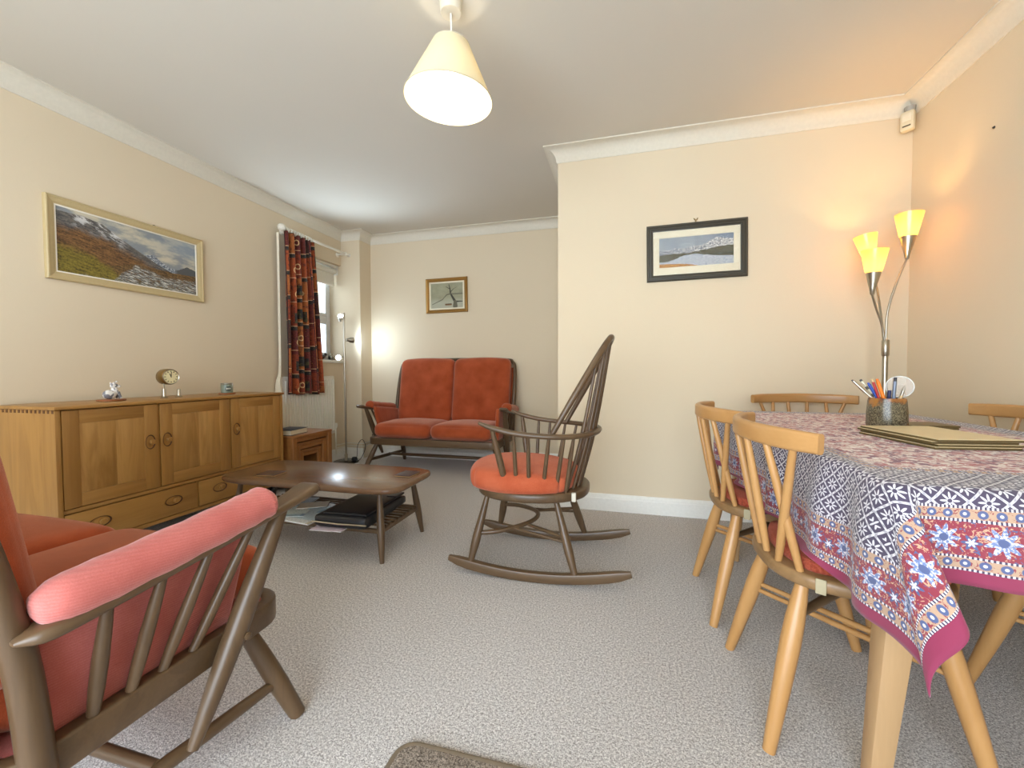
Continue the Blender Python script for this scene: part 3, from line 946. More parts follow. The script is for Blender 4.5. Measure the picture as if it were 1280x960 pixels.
# ------------------------------------------------------------------ nest of tables and the book on it
def nest(w, d, h, x1, yc, label):
    t = thing('nesting_table', label, 'side table', (x1 - d / 2, yc, 0), 0, 'nest of three wooden side tables')
    wd_, th = .045, .02
    MB().box((-d / 2, -w / 2, h - th), (d / 2, w / 2, h), .005).build('table_top', W('nest', 'Y'), t)
    for s in (-1, 1):
        MB().box((d / 2 - .03, s * w / 2, 0), (d / 2 - .004, s * (w / 2 - wd_), h - th), .004).build('leg', W('nest', 'Z'), t)
        MB().box((-d / 2 + .03, s * w / 2, 0), (-d / 2 + .004, s * (w / 2 - wd_), h - th), .004).build('leg', W('nest', 'Z'), t)
        MB().box((-d / 2 + .03, s * (w / 2 - .004), .06), (d / 2 - .03, s * (w / 2 - .016), h - th), 0).build('side_panel', W('nest', 'X'), t)
    MB().box((d / 2 - .026, -w / 2 + wd_, h - th - .035), (d / 2 - .008, w / 2 - wd_, h - th), .003).build('front_rail', W('nest', 'Y'), t)
nest(.450, .36, .44, -2.50, 2.928, 'largest outer table of the wooden nest before the radiator')
nest(.350, .30, .375, -2.515, 2.928, 'middle table slotted inside the wooden nest before the radiator')
nest(.252, .26, .31, -2.53, 2.928, 'smallest innermost table of the wooden nest before the radiator')
t = thing('hardback_book', 'thick black hardback book lying on the nest of tables', 'book', (-2.64, 2.82, .44), .12)
MB().box((-.075, -.10, .004), (.078, .105, .040)).build('pages', plain('page_edges', (214, 204, 178), .8), t)
MB().box((-.085, -.108, 0), (.085, .108, .004), .001).box((-.085, -.108, .040), (.085, .108, .044), .001).box((-.085, -.108, .002), (-.078, .108, .042), .002).build('cover', plain('book_cloth', (28, 30, 38), .5), t)
# ------------------------------------------------------------------ sideboard along the left wall (front faces +X)
SBX, SY0, SY1, SZ = -2.55, 1.315, 2.655, .79
sb = thing('sideboard', 'long honey elm sideboard with three panelled doors and two drawers', 'sideboard', (-2.765, 1.985, 0))
ox, oy = -2.765, 1.985
def B(x0, x1, y0, y1, z0, z1, bev=.003): return MB().box((x0 - ox, y0 - oy, z0), (x1 - ox, y1 - oy, z1), bev)
XBK = -2.972
hx, hy, hz = W('honey', 'X'), W('honey', 'Y'), W('honey', 'Z')
B(XBK, SBX + .012, SY0 - .006, SY1 + .006, SZ - .018, SZ, .006).build('top_board', hy, sb)
for (a, b_) in ((SY0, SY0 + .022), (SY1 - .022, SY1)):
    B(XBK, SBX, a, b_, .085, SZ - .018, .003).build('side_board', hz, sb)
B(XBK, SBX - .006, SY0 + .022, SY1 - .022, .085, .108).build('bottom_board', hy, sb)
B(XBK, SBX - .006, SY0 + .022, SY1 - .022, .272, .292).build('mid_rail', hy, sb)
B(XBK, XBK + .008, SY0 + .022, SY1 - .022, .108, SZ - .018, 0).build('back_panel', hy, sb)
for y in (1.7635, 2.208): B(XBK + .01, SBX - .006, y - .006, y + .006, .292, SZ - .018).build('divider', hz, sb)
B(XBK + .01, SBX - .006, 1.971, 1.983, .108, .272).build('divider', hz, sb)
fin = MB()
for k in range(14):
    x = XBK + .02 + k * .0295
    fin.box((x - ox, SY0 - .0012 - oy, SZ - .0335), (x + .013 - ox, SY0 + .002 - oy, SZ - .0185))
fin.build('finger_joint', plain('end_grain', (92, 56, 24), .6), sb, kind='stuff')
dkw = plain('recess_wood', (74, 42, 18), .5)
def ring_handle(parent, y, z, ry, rz_):
    """scooped oval recess with a round knob in it"""
    M = Matrix.Translation((SBX + .001 - ox, y - oy, z)) @ Matrix.Rotation(PI / 2, 4, 'Y')
    # after the rotation local x -> -z, local y -> y, local z -> x
    def oval(a, b, n=28): return [(a * math.cos(2 * PI * k / n), b * math.sin(2 * PI * k / n)) for k in range(n)]
    vs = []; fs = []; prof = [(1.0, .0005), (1.02, .0025), (.94, .0028), (.86, -.002), (.55, -.006)]
    n = 28
    for f, zz in prof:
        for (p, q) in oval(rz_ * f, ry * f): vs.append(M @ Vector((p, q, zz)))
    for i in range(len(prof) - 1):
        for k in range(n): fs.append((i * n + k, i * n + (k + 1) % n, (i + 1) * n + (k + 1) % n, (i + 1) * n + k))
    fs.append(tuple((len(prof) - 1) * n + k for k in range(n)))
    h = MB().add(vs, fs).build('recess', dkw, parent)
    r = min(ry, rz_) * .58
    Mk = M @ Matrix.Translation((0, r * .3 if ry <= rz_ else r * .5, 0))
    MB().lathe([(r * .7, -.006), (r * .72, .004), (r, .010), (r, .015), (r * .85, .019), (r * .3, .0195)], 20, Mk).build('knob', hz, parent)
def door(y0, y1, hy_, rot):
    z0, z1 = .296, .768; st = .066
    d = B(SBX - .02, SBX, y0, y0 + st, z0, z1, .002).build('door', hz, sb)
    B(SBX - .02, SBX, y1 - st, y1, z0, z1, .002).build('stile', hz, d)
    B(SBX - .02, SBX, y0 + st, y1 - st, z1 - st, z1, .002).build('rail', hy, d)
    B(SBX - .02, SBX, y0 + st, y1 - st, z0, z0 + st, .002).build('rail', hy, d)
    ym_ = (y0 + y1) / 2 + .01
    fz = wood('figured_elm' + rot, (140, 97, 44), (192, 148, 84), 'Z', .34, 1.0, scale=.6)
    B(SBX - .018, SBX - .002, y0 + st, ym_, z0 + st, z1 - st, .0012).build('panel_board', fz, d)
    B(SBX - .018, SBX - .002, ym_, y1 - st, z0 + st, z1 - st, .0012).build('panel_board', fz, d)
    ring_handle(d, hy_, .56, .025, .040)
door(1.340, 1.7555, 1.716, 'a'); door(1.7715, 2.200, 1.806, 'b'); door(2.216, 2.630, 2.254, 'c')
for (y0, y1, hs) in ((1.340, 1.9685, (1.475, 1.832)), (1.9855, 2.630, (2.122, 2.485))):
    d = B(SBX - .02, SBX, y0, y1, .112, .268, .002).build('drawer', W('honey', 'Y'), sb)
    for h in hs: ring_handle(d, h, .196, .048, .027)
for x in (SBX - .05, XBK + .05):
    for y in (SY0 + .06, SY1 - .06):
        MB().lathe([(.012, .0), (.022, .004), (.022, .05), (.016, .056), (.010, .086)], 14, Matrix.Translation((x - ox, y - oy, 0))).build('castor', BLACK, sb)

# ornaments on the sideboard
ZT = SZ
def wood_coaster(name, x, y, r, label):
    t = thing(name, label, 'coaster', (x, y, ZT))
    MB().lathe([(r * .9, 0), (r, .003), (r, .008), (r * .94, .010), (.001, .010)], 28).build('disc', wood('coaster_wood', (120, 66, 30), (170, 104, 56), 'X', .4), t)
wood_coaster('wooden_coaster', -2.74, 1.655, .062, 'round reddish wooden coaster under the white and grey animal figurine')
wood_coaster('wooden_coaster', -2.72, 2.335, .052, 'round wooden coaster under the grey-green candle jar')
t = thing('animal_figurine', 'small white and grey glazed sitting animal figurine on a wooden coaster', 'figurine', (-2.74, 1.655, ZT + .0102), 0)
cer = G('glazed_ceramic'); n = cer.noise(cer.coord(), 42, 3)
cer.set(Base_Color=cer.mix(cer.step(.50, .58, n), lin((232, 230, 226)), lin((120, 122, 130))), Roughness=.15)
body = MB()
bm = bmesh.new()
def blob(c, s):
    r = bmesh.ops.create_uvsphere(bm, u_segments=14, v_segments=10, radius=1.0)
    for v in r['verts']: v.co = Vector((v.co.x * s[0] + c[0], v.co.y * s[1] + c[1], v.co.z * s[2] + c[2]))
blob((0, -.008, .026), (.022, .033, .026)); blob((0, .016, .046), (.016, .016, .024)); blob((0, .014, .074), (.016, .018, .015)); blob((.006, .032, .070), (.009, .011, .008))
body.bm(bm); body.build('body', cer.m, t)
for s in (-1, 1):
    MB().tube([(s * .010, .026, .040), (s * .011, .033, .018), (s * .011, .038, .004)], [.008, .007, .008], 8).build('foreleg', cer.m, t)
    MB().tube([(s * .010, .008, .084), (s * .013, .005, .094)], [.007, .003], 8).build('ear', cer.m, t)
MB().tube([(-.005, .03, .094), (-.003, .032, .098)], [.006, .006], 8).tube([(0, .014, .086), (0, .020, .092), (0, .026, .094)], .004, 6).build('tassel', cer.m, t)
t = thing('mantel_clock', 'small brass drum clock on a post beside a short chrome pillar', 'clock', (-2.74, 1.93, ZT))
ped = [(.020, 0), (.021, .004), (.012, .008), (.010, .014), (.0095, .05), (.008, .056), (.001, .057)]
MB().lathe(ped, 18).build('pillar', CHROME, t)
MB().lathe(ped[:4] + [(.0095, .048), (.007, .052), (.001, .053)], 18, Matrix.Translation((.0, .088, 0))).build('pillar', CHROME, t)
MB().tube([(0, 0, .055), (0, 0, .085), (.004, .008, .104)], .0045, 8).build('stem', CHROME, t)
Mc = Matrix.Translation((.01, .022, .130)) @ Matrix.Rotation(-.12, 4, 'Z') @ Matrix.Rotation(PI / 2, 4, 'Y') @ Matrix.Scale(1.18, 4)
cl = MB().lathe([(.036, -.040), (.041, -.034), (.042, .012), (.040, .018), (.035, .019)], 28, Mc, cap=True).build('case', BRASS, t)
MB().lathe([(.0345, .0195), (.034, .0200), (.001, .0202)], 28, Mc).build('dial', plain('cream_dial', (226, 214, 168), .4), cl)
tk = MB()
for k in range(12):
    a = 2 * PI * k / 12; r1, r2 = .024, .031
    Mt = Mc @ Matrix.Rotation(a, 4, 'Z')
    tk.box((r1, -.0017, .0203), (r2, .0017, .0208), M=Mt)
tk.build('hour_marks', BLACK, cl)
hd = MB(); hd.box((-.004, -.0016, .021), (.018, .0016, .0216), M=Mc @ Matrix.Rotation(PI + .35, 4, 'Z')); hd.box((-.004, -.0012, .0218), (.026, .0012, .0222), M=Mc @ Matrix.Rotation(PI - .1, 4, 'Z'))
hd.build('hands', BLACK, cl)
MB().lathe([(.0395, .019), (.0375, .0235), (.035, .0215), (.0345, .0195)], 28, Mc, cap=False).build('bezel', CHROME, cl)
t = thing('candle_jar', 'small grey-green candle jar with dark oval label on a wooden coaster', 'candle', (-2.72, 2.335, ZT + .0102))
MB().lathe([(.032, 0), (.036, .003), (.037, .02), (.037, .056), (.035, .060), (.033, .060), (.032, .05), (.001, .05)], 28).build('jar', plain('grey_green_glaze', (128, 140, 126), .25), t)
MB().lathe([(.0365, .060), (.0375, .062), (.0375, .068), (.036, .070), (.030, .070), (.028, .066), (.001, .066)], 28).build('lid', plain('dull_silver', (150, 148, 136), .35, .9), t)
lb = MB(); vs = []; fs = []
n = 24
for k in range(n):
    a = 2 * PI * k / n; ang = .55 * math.cos(a) - .45; z = .031 + .018 * math.sin(a)
    vs.append((.0376 * math.cos(ang), .0376 * math.sin(ang), z))
vs.append((.0378 * math.cos(-.45), .0378 * math.sin(-.45), .031))
lb.add(vs, [(k, (k + 1) % n, n) for k in range(n)])
lo = lb.build('label', plain('dark_green_label', (58, 72, 66), .5), t)
ltr = MB()
for k, h in enumerate((.006, .004, .005, .004, .005)):
    ang = -.45 + (k - 2) * .15
    c = Vector((.0379 * math.cos(ang), .0379 * math.sin(ang), .031))
    ltr.box((-.0004, -.0016, -h), (.0004, .0016, h), M=Matrix.Translation(c) @ Matrix.Rotation(ang, 4, 'Z'))
ltr.build('lettering', plain('label_white', (222, 224, 214), .6), lo)
# ------------------------------------------------------------------ pictures
def uv_quad(w, h, name, mat, parent, M):
    """upright sheet with a 0..1 UV, given a hair of thickness"""
    vs = [M @ Vector(p) for p in ((-w / 2, 0, -h / 2), (w / 2, 0, -h / 2), (w / 2, 0, h / 2), (-w / 2, 0, h / 2),
                                  (-w / 2, .003, -h / 2), (w / 2, .003, -h / 2), (w / 2, .003, h / 2), (-w / 2, .003, h / 2))]
    me = bpy.data.meshes.new(name)
    me.from_pydata([tuple(v) for v in vs], [], [(0, 1, 2, 3), (7, 6, 5, 4), (0, 4, 5, 1), (1, 5, 6, 2), (2, 6, 7, 3), (3, 7, 4, 0)])
    lay = me.uv_layers.new(name='UVMap'); q = [(0, 0), (1, 0), (1, 1), (0, 1)]
    for p in me.polygons:
        for li in p.loop_indices:
            vi = me.loops[li].vertex_index; lay.data[li].uv = q[vi % 4]
    me.materials.append(mat)
    o = bpy.data.objects.new(name, me); COL.objects.link(o); o.parent = parent; return o
def frame_rails(w, h, prof, parent, mats, M):
    """mitred frame: prof is list of (inset from outer edge, height off the wall)"""
    m = len(prof)
    cs = [(-w / 2, -h / 2), (w / 2, -h / 2), (w / 2, h / 2), (-w / 2, h / 2)]
    for i in range(4):
        a, b = cs[i], cs[(i + 1) % 4]; vs = []
        for c in (a, b):
            sx = -1 if c[0] > 0 else 1; sy = -1 if c[1] > 0 else 1
            for (o, d) in prof: vs.append(M @ Vector((c[0] + sx * o, -d, c[1] + sy * o)))
        fs = [(k, (k + 1) % m, m + (k + 1) % m, m + k) for k in range(m)] + [tuple(range(m)), tuple(range(m, 2 * m))]
        MB().add(vs, fs).build('frame_rail', mats, parent, smooth=25)

def m_moor():
    g = G('moorland_painting'); u, v, _ = g.xyz(g.coord('UV')); uv = g.vec(u * 2.1, v)
    n = g.noise(uv, 5, 6, .65); nf = g.noise(uv, 34, 5, .7); nc = g.noise(g.vec(u * 2.2, v * 2.6), 2.2, 5, .6)
    st = g.noise(g.vec(u * 3 + v * 1.2, v * 6 + u * 2.2), 5, 6, .7); st = g.step(.36, .64, st)
    nf2 = g.step(.34, .66, nf)
    sky = g.mix(g.step(.40, .64, nc), lin((132, 138, 142)), lin((196, 188, 166)))
    sky = g.mix(g.step(.55, .95, u) * g.step(.6, .8, v) * .6, sky, lin((136, 152, 166)))
    ridge2 = g.prof(u, [(0, .55), (.55, .55), (.64, .60), (.70, .50), (.78, .42), (.84, .42), (.92, .52), (1, .47)], 'LINEAR') + (nf - .5) * .05
    far = g.mix(g.step(.50, .56, nf), lin((96, 104, 116)), lin((188, 194, 198)))
    far = g.mix(g.step(.8, .84, u), far, lin((80, 82, 84)))
    c = g.mix(v < ridge2, sky, far)
    ridge = g.prof(u, [(0, .93), (.10, .94), (.20, .93), (.28, .90), (.36, .79), (.46, .67), (.56, .56), (.66, .45), (.76, .36), (.80, .33), (1, .30)], 'LINEAR') + (nf - .5) * .03
    snow = g.step(.50, .56, g.noise(g.vec(u * 5 + v * 4, v * 2 - u), 4, 5, .7)) * g.step(.30, .0, ridge - v) * g.step(.06, .14, u) * g.step(.46, .36, u)
    mt = g.mix(st * .6 + nf2 * .4, lin((50, 52, 58)), lin((122, 116, 108)))
    mt = g.mix(snow, mt, lin((206, 206, 204)))
    slope = ridge * .78 - .02 + (n - .5) * .26
    moor = g.mix(st * .6 + nf2 * .4, lin((44, 28, 18)), lin((144, 104, 62)))
    mt = g.mix(g.step(slope + .08, slope - .08, v), mt, moor)
    c = g.mix(v < ridge, c, mt)
    right = g.prof(u, [(0, .0), (.5, .36), (.65, .36), (.8, .34), (1, .36)], 'LINEAR') + (n - .5) * .06
    c = g.mix(v < right, c, g.mix(st * .5 + nf2 * .5, lin((42, 30, 20)), lin((136, 104, 62))))
    green = g.prof(u, [(0, .42), (.12, .38), (.24, .30), (.34, .16), (.42, .02), (1, 0)], 'LINEAR') + (n - .5) * .25
    c = g.mix(g.step(green + .08, green - .06, v), c, g.mix(st * .5 + nf2 * .5, lin((56, 46, 16)), lin((146, 130, 50))))
    riv = g.prof(u, [(0, 0), (.34, .0), (.42, .20), (.50, .33), (.60, .30), (.75, .22), (1, .24)], 'LINEAR') + (n - .5) * .22
    wv = g.noise(g.vec(u * 3.2 + v, v * 9 + u * 3.0), 6, 6, .75)
    c = g.mix(g.step(riv + .02, riv - .03, v) * g.step(.44, .50, wv), c, g.mix(g.step(.50, .60, wv), lin((92, 98, 100)), lin((216, 214, 204))))
    g.set(Base_Color=c, Roughness=.5); g.bump(nf, .15, .002); return g.m
def m_lake():
    g = G('lake_print'); u, v, _ = g.xyz(g.coord('UV')); uv = g.vec(u * 2.4, v)
    n = g.noise(uv, 6, 5, .65); nf = g.noise(uv, 22, 5, .75); nh = g.noise(g.vec(u * 2.4, v * 3.5), 14, 5, .75)
    sky = g.mix(g.noise(uv, 2.2, 4), lin((104, 120, 136)), lin((168, 174, 176)))
    sky = g.mix(g.step(.5, .95, u) * .6, sky, lin((92, 110, 136)))
    r1 = g.prof(u, [(0, .60), (.12, .56), (.22, .63), (.34, .60), (.45, .66), (.58, .66), (.68, .78), (.78, .89), (.88, .84), (1, .80)], 'LINEAR') + (nf - .5) * .16
    c = g.mix(v < r1, sky, g.mix(g.step(.44, .56, nf + (u - .6) * .06), lin((64, 78, 98)), lin((214, 212, 206))))
    r2 = g.prof(u, [(0, .42), (.2, .46), (.4, .44), (.6, .50), (.8, .58), (1, .62)], 'LINEAR') + (n - .5) * .14
    c = g.mix(v < r2, c, g.mix(g.step(.38, .62, nh), lin((32, 36, 24)), lin((98, 92, 58))))
    lake = g.prof(u, [(0, .19), (.12, .20), (.24, .28), (.33, .37), (.5, .40), (.62, .36), (.74, .30), (1, .26)], 'LINEAR') + (n - .5) * .05
    c = g.mix(v < lake, c, g.mix(g.step(.42, .58, nh), lin((112, 130, 154)), lin((206, 208, 206))))
    tongue = (v - .355 - (n - .5) * .03).abs() < (u - .48) * .05
    c = g.mix(tongue, c, lin((48, 60, 44)))
    sh = g.prof(u, [(0, .13), (.2, .12), (.4, .08), (.55, .0), (1, 0)], 'LINEAR') + (nf - .5) * .05
    c = g.mix(v < sh, c, g.mix(g.step(.4, .6, nf), lin((120, 70, 22)), lin((206, 150, 62))))
    g.set(Base_Color=c, Roughness=.3); return g.m
def m_tree():
    g = G('tree_print'); u, v, _ = g.xyz(g.coord('UV')); uv = g.vec(u, v)
    n = g.noise(uv, 4, 5, .6); nf = g.noise(uv, 22, 4, .7)
    c = g.mix(n, lin((122, 122, 96)), lin((172, 170, 142)))
    c = g.mix(g.step(.45, .2, v) * .7, c, lin((176, 176, 158)))
    c = g.mix((v > .52) * (v < .58) * (u > .62) * .7, c, lin((92, 90, 74)))
    def seg(a, b, w0, w1, col, c):
        dx, dy = b[0] - a[0], b[1] - a[1]; L2 = dx * dx + dy * dy
        t = g.math('ADD', (u - a[0]) * (dx / L2), (v - a[1]) * (dy / L2), clamp=True)
        ex = u - a[0] - t * dx; ey = (v - a[1] - t * dy) * .82
        d = (ex * ex + ey * ey).sqrt() - (t * (w1 - w0) + w0) + (nf - .5) * .012
        return g.mix(g.step(.006, -.004, d), c, col)
    K = lin((54, 52, 42)); K2 = lin((98, 94, 76))
    c = seg((.76, .24), (.62, .56), .040, .022, K, c); c = seg((.62, .56), (.60, .78), .022, .014, K, c); c = seg((.60, .78), (.57, .94), .014, .006, K, c)
    c = seg((.62, .56), (.50, .53), .018, .014, K2, c); c = seg((.50, .53), (.36, .34), .014, .010, K2, c); c = seg((.36, .34), (.04, .16), .014, .008, K2, c)
    c = seg((.62, .64), (.72, .76), .012, .006, K, c); c = seg((.72, .76), (.82, .82), .006, .003, K2, c); c = seg((.59, .76), (.47, .86), .009, .004, K, c)
    c = seg((.76, .24), (.98, .24), .026, .012, K, c); c = seg((.76, .24), (.76, .06), .05, .07, K2, c)
    c = seg((.47, .135), (.63, .135), .028, .028, lin((120, 88, 54)), c); c = seg((.46, .155), (.64, .155), .010, .010, lin((66, 52, 34)), c)
    g.set(Base_Color=c, Roughness=.35); return g.m

# large moorland painting on the left wall: local frame: x along +Y of the room, -y into the room (+X)
M0 = Matrix.Identity(4)
def pic(name, label, loc, rz):
    return thing(name, label, 'picture', loc, rz)
p = pic('moorland_painting', 'wide moorland and mountain stream painting in a cream frame above the sideboard', (XL, 1.955, 1.455), PI / 2)
Mz = Matrix.Translation((0, 0, .225))
frame_rails(.862, .450, [(0, .001), (0, .022), (.004, .026), (.010, .026), (.012, .022), (.030, .018), (.034, .016), (.036, .014), (.042, .014), (.042, .001)], p, plain('cream_gilt', (188, 168, 124), .45), Mz)
sl = MB()
for (x0, x1, z0, z1) in ((-.392, .392, -.186, -.176), (-.392, .392, .176, .186), (-.392, -.382, -.176, .176), (.382, .392, -.176, .176)):
    sl.box((x0, -.013, z0), (x1, -.004, z1), .001, M=Mz)
sl.build('inner_slip', plain('off_white_slip', (226, 220, 206), .6), p)
uv_quad(.766, .354, 'canvas', m_moor(), p, Mz @ Matrix.Translation((0, -.008, 0)))
MB().tube([(.10, -.004, .452), (.115, -.006, .458), (.13, -.004, .452)], .002, 6).build('hanging_wire', BLACK, p)
p = pic('lake_print', 'dark-framed print of a lake and snowy mountains on the nearer wall', (.434, YM, 1.524), 0)
Mz = Matrix.Translation((0, 0, .179)) @ Matrix.Rotation(-.012, 4, 'Y')
frame_rails(.590, .358, [(0, .001), (0, .016), (.006, .022), (.014, .022), (.018, .017), (.028, .017), (.032, .012), (.040, .011), (.040, .001)], p, plain('charcoal_frame', (60, 56, 46), .38), Mz)
mt = MB()
for (x0, x1, z0, z1) in ((-.256, .256, -.140, -.092), (-.256, .256, .096, .140), (-.256, -.218, -.092, .096), (.218, .256, -.092, .096)):
    mt.box((x0, -.0085, z0), (x1, -.004, z1), .0008, M=Mz)
mt.build('mount', plain('ivory_mount', (222, 214, 188), .7), p)
uv_quad(.436, .190, 'print', m_lake(), p, Mz @ Matrix.Translation((0, -.006, .002)))
gl_pic = G('picture_glass'); gl_pic.set(Roughness=.03); gl_pic.put(gl_pic.b.inputs['Alpha'], .03); gl_pic.put(gl_pic.b.inputs['Base Color'], (1, 1, 1, 1))
MB().box((-.256, -.0105, -.140), (.256, -.0095, .140), M=Mz).build('glass', gl_pic.m, p)
hk = MB()
hk.tube([(-.002, -.006, .360), (-.002, -.010, .368), (-.002, -.006, .374)], .003, 6)
hk.tube([(-.012, -.004, .384), (-.006, -.008, .374), (0, -.008, .372), (.006, -.008, .376), (.010, -.004, .386)], .003, 6)
hk.build('brass_hook', BRASS, p)
p = pic('tree_picture', 'small gilt-framed picture of a bare tree above the far settee', (-1.832, YF, 1.572), 0)
Mz = Matrix.Translation((0, 0, .184)) @ Matrix.Rotation(-.008, 4, 'Y')
frame_rails(.476, .368, [(0, .001), (0, .020), (.004, .026), (.012, .022), (.022, .020), (.030, .012), (.036, .010), (.036, .001)], p, plain('gilt', (158, 118, 58), .36, .55), Mz)
mt = MB()
for (x0, x1, z0, z1) in ((-.203, .203, -.149, -.132), (-.203, .203, .132, .149), (-.203, -.184, -.132, .132), (.184, .203, -.132, .132)):
    mt.box((x0, -.008, z0), (x1, -.004, z1), .0008, M=Mz)
mt.build('mount', plain('ivory_mount', (222, 214, 188), .7), p)
uv_quad(.368, .264, 'print', m_tree(), p, Mz @ Matrix.Translation((0, -.006, 0)))

# alarm sensor in the corner, small nail on the right wall
t = thing('motion_sensor', 'small ivory alarm motion sensor high in the corner by the coving', 'sensor', (1.512, 2.838, 2.265), -PI / 4)
iv = plain('ivory_plastic', (214, 204, 176), .4)
MB().rbox((0, -.012, .05), (.030, .020, .052), .010, 8).build('body', iv, t)
MB().box((-.020, -.034, .045), (.020, -.030, .086), .004).build('lens', plain('milky_lens', (226, 218, 196), .25), t)
MB().box((-.018, -.033, .016), (.018, -.030, .024), .002).build('slot', plain('slot_shadow', (90, 80, 60), .6), t)
MB().lathe([(.012, 0), (.020, .004), (.026, .03), (.010, .034)], 16, Matrix.Translation((0, .012, .104))).build('bracket', plain('grey_bracket', (164, 160, 150), .5), t)
t = MB().lathe([(.006, 0), (.006, .002), (.003, .006), (.001, .0065)], 10).build('wall_nail', BLACK)
t.location = (XR, 2.34, 2.005); t.rotation_euler = (0, -PI / 2, 0); tag(t, 'tiny dark nail head in the bare right wall', 'nail')

# ------------------------------------------------------------------ radiator below the window
rd = thing('radiator', 'white ribbed panel radiator under the window', 'radiator', (XL, 3.30, .30))
radm = plain('radiator_enamel', (230, 226, 214), .35)
y0, y1, H = -.225, .455, .60; x0, x1 = .022, .044
vs = []; fs = []; prof = []
y = y0 + .02
per = .0333
while y < y1 - .02:
    for (dy, dx) in ((0, 0), (.004, .014), (.019, .014), (.023, 0)): prof.append((y + dy, x1 + dx))
    y += per
prof = [(y0, x1 - .01), (y0 + .006, x1)] + prof + [(y1 - .006, x1), (y1, x1 - .01)]
n = len(prof)
for z in (.025, .045, H - .045, H - .025):
    for (yy, xx) in prof:
        f = 1 if .03 < z < H - .03 else 0
        vs.append((xx if f else x1, yy, z))
for k in range(3):
    for i in range(n - 1): fs.append((k * n + i, k * n + i + 1, (k + 1) * n + i + 1, (k + 1) * n + i))
r = MB().add(vs, fs); r.box((x0, y0, .0), (x1 - .001, y1, H), .004); r.box((x1 - .004, y0, 0), (x1 + .004, y1, .03), .003); r.box((x1 - .004, y0, H - .03), (x1 + .004, y1, H), .003)
r.build('panel', radm, rd, smooth=30)
gr = MB(); gr.box((x0 - .016, y0 + .004, H - .004), (x1, y1 - .004, H + .004), .002); gr.build('top_grille', radm, rd)
gs = MB()
for k in range(20): gs.box((x0 + .002, y0 + .03 + k * .031, H + .004), (x1 - .004, y0 + .044 + k * .031, H + .0046))
gs.build('grille_slots', plain('grille_dark', (90, 86, 80), .6), rd, kind='stuff')
gs = MB()
for s in (y0, y1): gs.box((x0 - .016, s - .004, .0), (x1, s + .004, H), .002)
gs.build('end_cover', radm, rd)
v_ = MB().lathe([(.008, 0), (.010, .01), (.017, .012), (.018, .045), (.014, .055), (.001, .056)], 14, Matrix.Translation((.036, y1 + .03, .045))).build('valve', WHITE, rd)
MB().tube([(.036, y1 + .002, .04), (.036, y1 + .03, .04), (.036, y1 + .03, .0), (.036, y1 + .03, -.235)], .0075, 8).build('valve_pipe', plain('painted_pipe', (222, 218, 206), .4), rd)
MB().box((.004, y0 + .1, .1), (x0, y0 + .14, .5)).box((.004, y1 - .14, .1), (x0, y1 - .1, .5)).build('bracket', radm, rd)
t = thing('heating_pipe', 'pair of thin white heating pipes along the skirting behind the spot lamp', 'pipe', (0, 0, 0))
pp = plain('painted_pipe', (222, 218, 206), .4)
for z in (.135, .165):
    MB().tube([(-2.95, 3.80, z), (-2.93, 3.93, z), (-2.90, WY1 - .012, z), (-2.735, WY1 - .012, z)] + [(-2.742, 4.05, z), (-2.70, YF - .012, z), (-2.1, YF - .012, z)], .0055, 6).build('pipe', pp, t)

# ------------------------------------------------------------------ curtain, pole, blind
cp = thing('curtain_pole', 'white wooden curtain pole with ball finials above the window', 'curtain pole', (-2.886, 3.5, 2.205))
pole_m = plain('pole_white', (226, 222, 208), .35)
MB().tube([(0, -.42, 0), (0, .44, 0)], .0135, 14).build('pole', pole_m, cp)
for s, y in ((-1, -.42), (1, .44)):
    MB().lathe([(.014, 0), (.020, .006), (.020, .012), (.013, .016), (.022, .022), (.032, .034), (.035, .047), (.032, .060), (.022, .072), (.008, .079), (.001, .080)], 18, Matrix.Translation((0, y, 0)) @ Matrix.Rotation(-s * PI / 2, 4, 'X')).build('finial', pole_m, cp)
for y in (-.36, .40):
    MB().tube([(-.10, y, 0), (0, y, 0)], .011, 10).lathe([(.026, 0), (.028, .006), (.018, .012), (.010, .014)], 14, Matrix.Translation((-.1035, y, 0)) @ Matrix.Rotation(PI / 2, 4, 'Y')).lathe([(.019, -.012), (.021, -.008), (.021, .008), (.019, .012)], 14, Matrix.Translation((0, y, 0)) @ Matrix.Rotation(PI / 2, 4, 'X')).build('bracket', pole_m, cp)
for k, y in enumerate((-.405, -.335, -.31, -.275, -.25, -.225, -.19, -.16, -.13)):
    ring = [(.021 * math.cos(a), y + .002 * math.sin(a), .021 * math.sin(a) - .006) for a in np.linspace(0, 2 * PI, 18, endpoint=False)]
    MB().tube(ring, .0045, 6, closed=True, cap=False).build('ring', pole_m, cp)
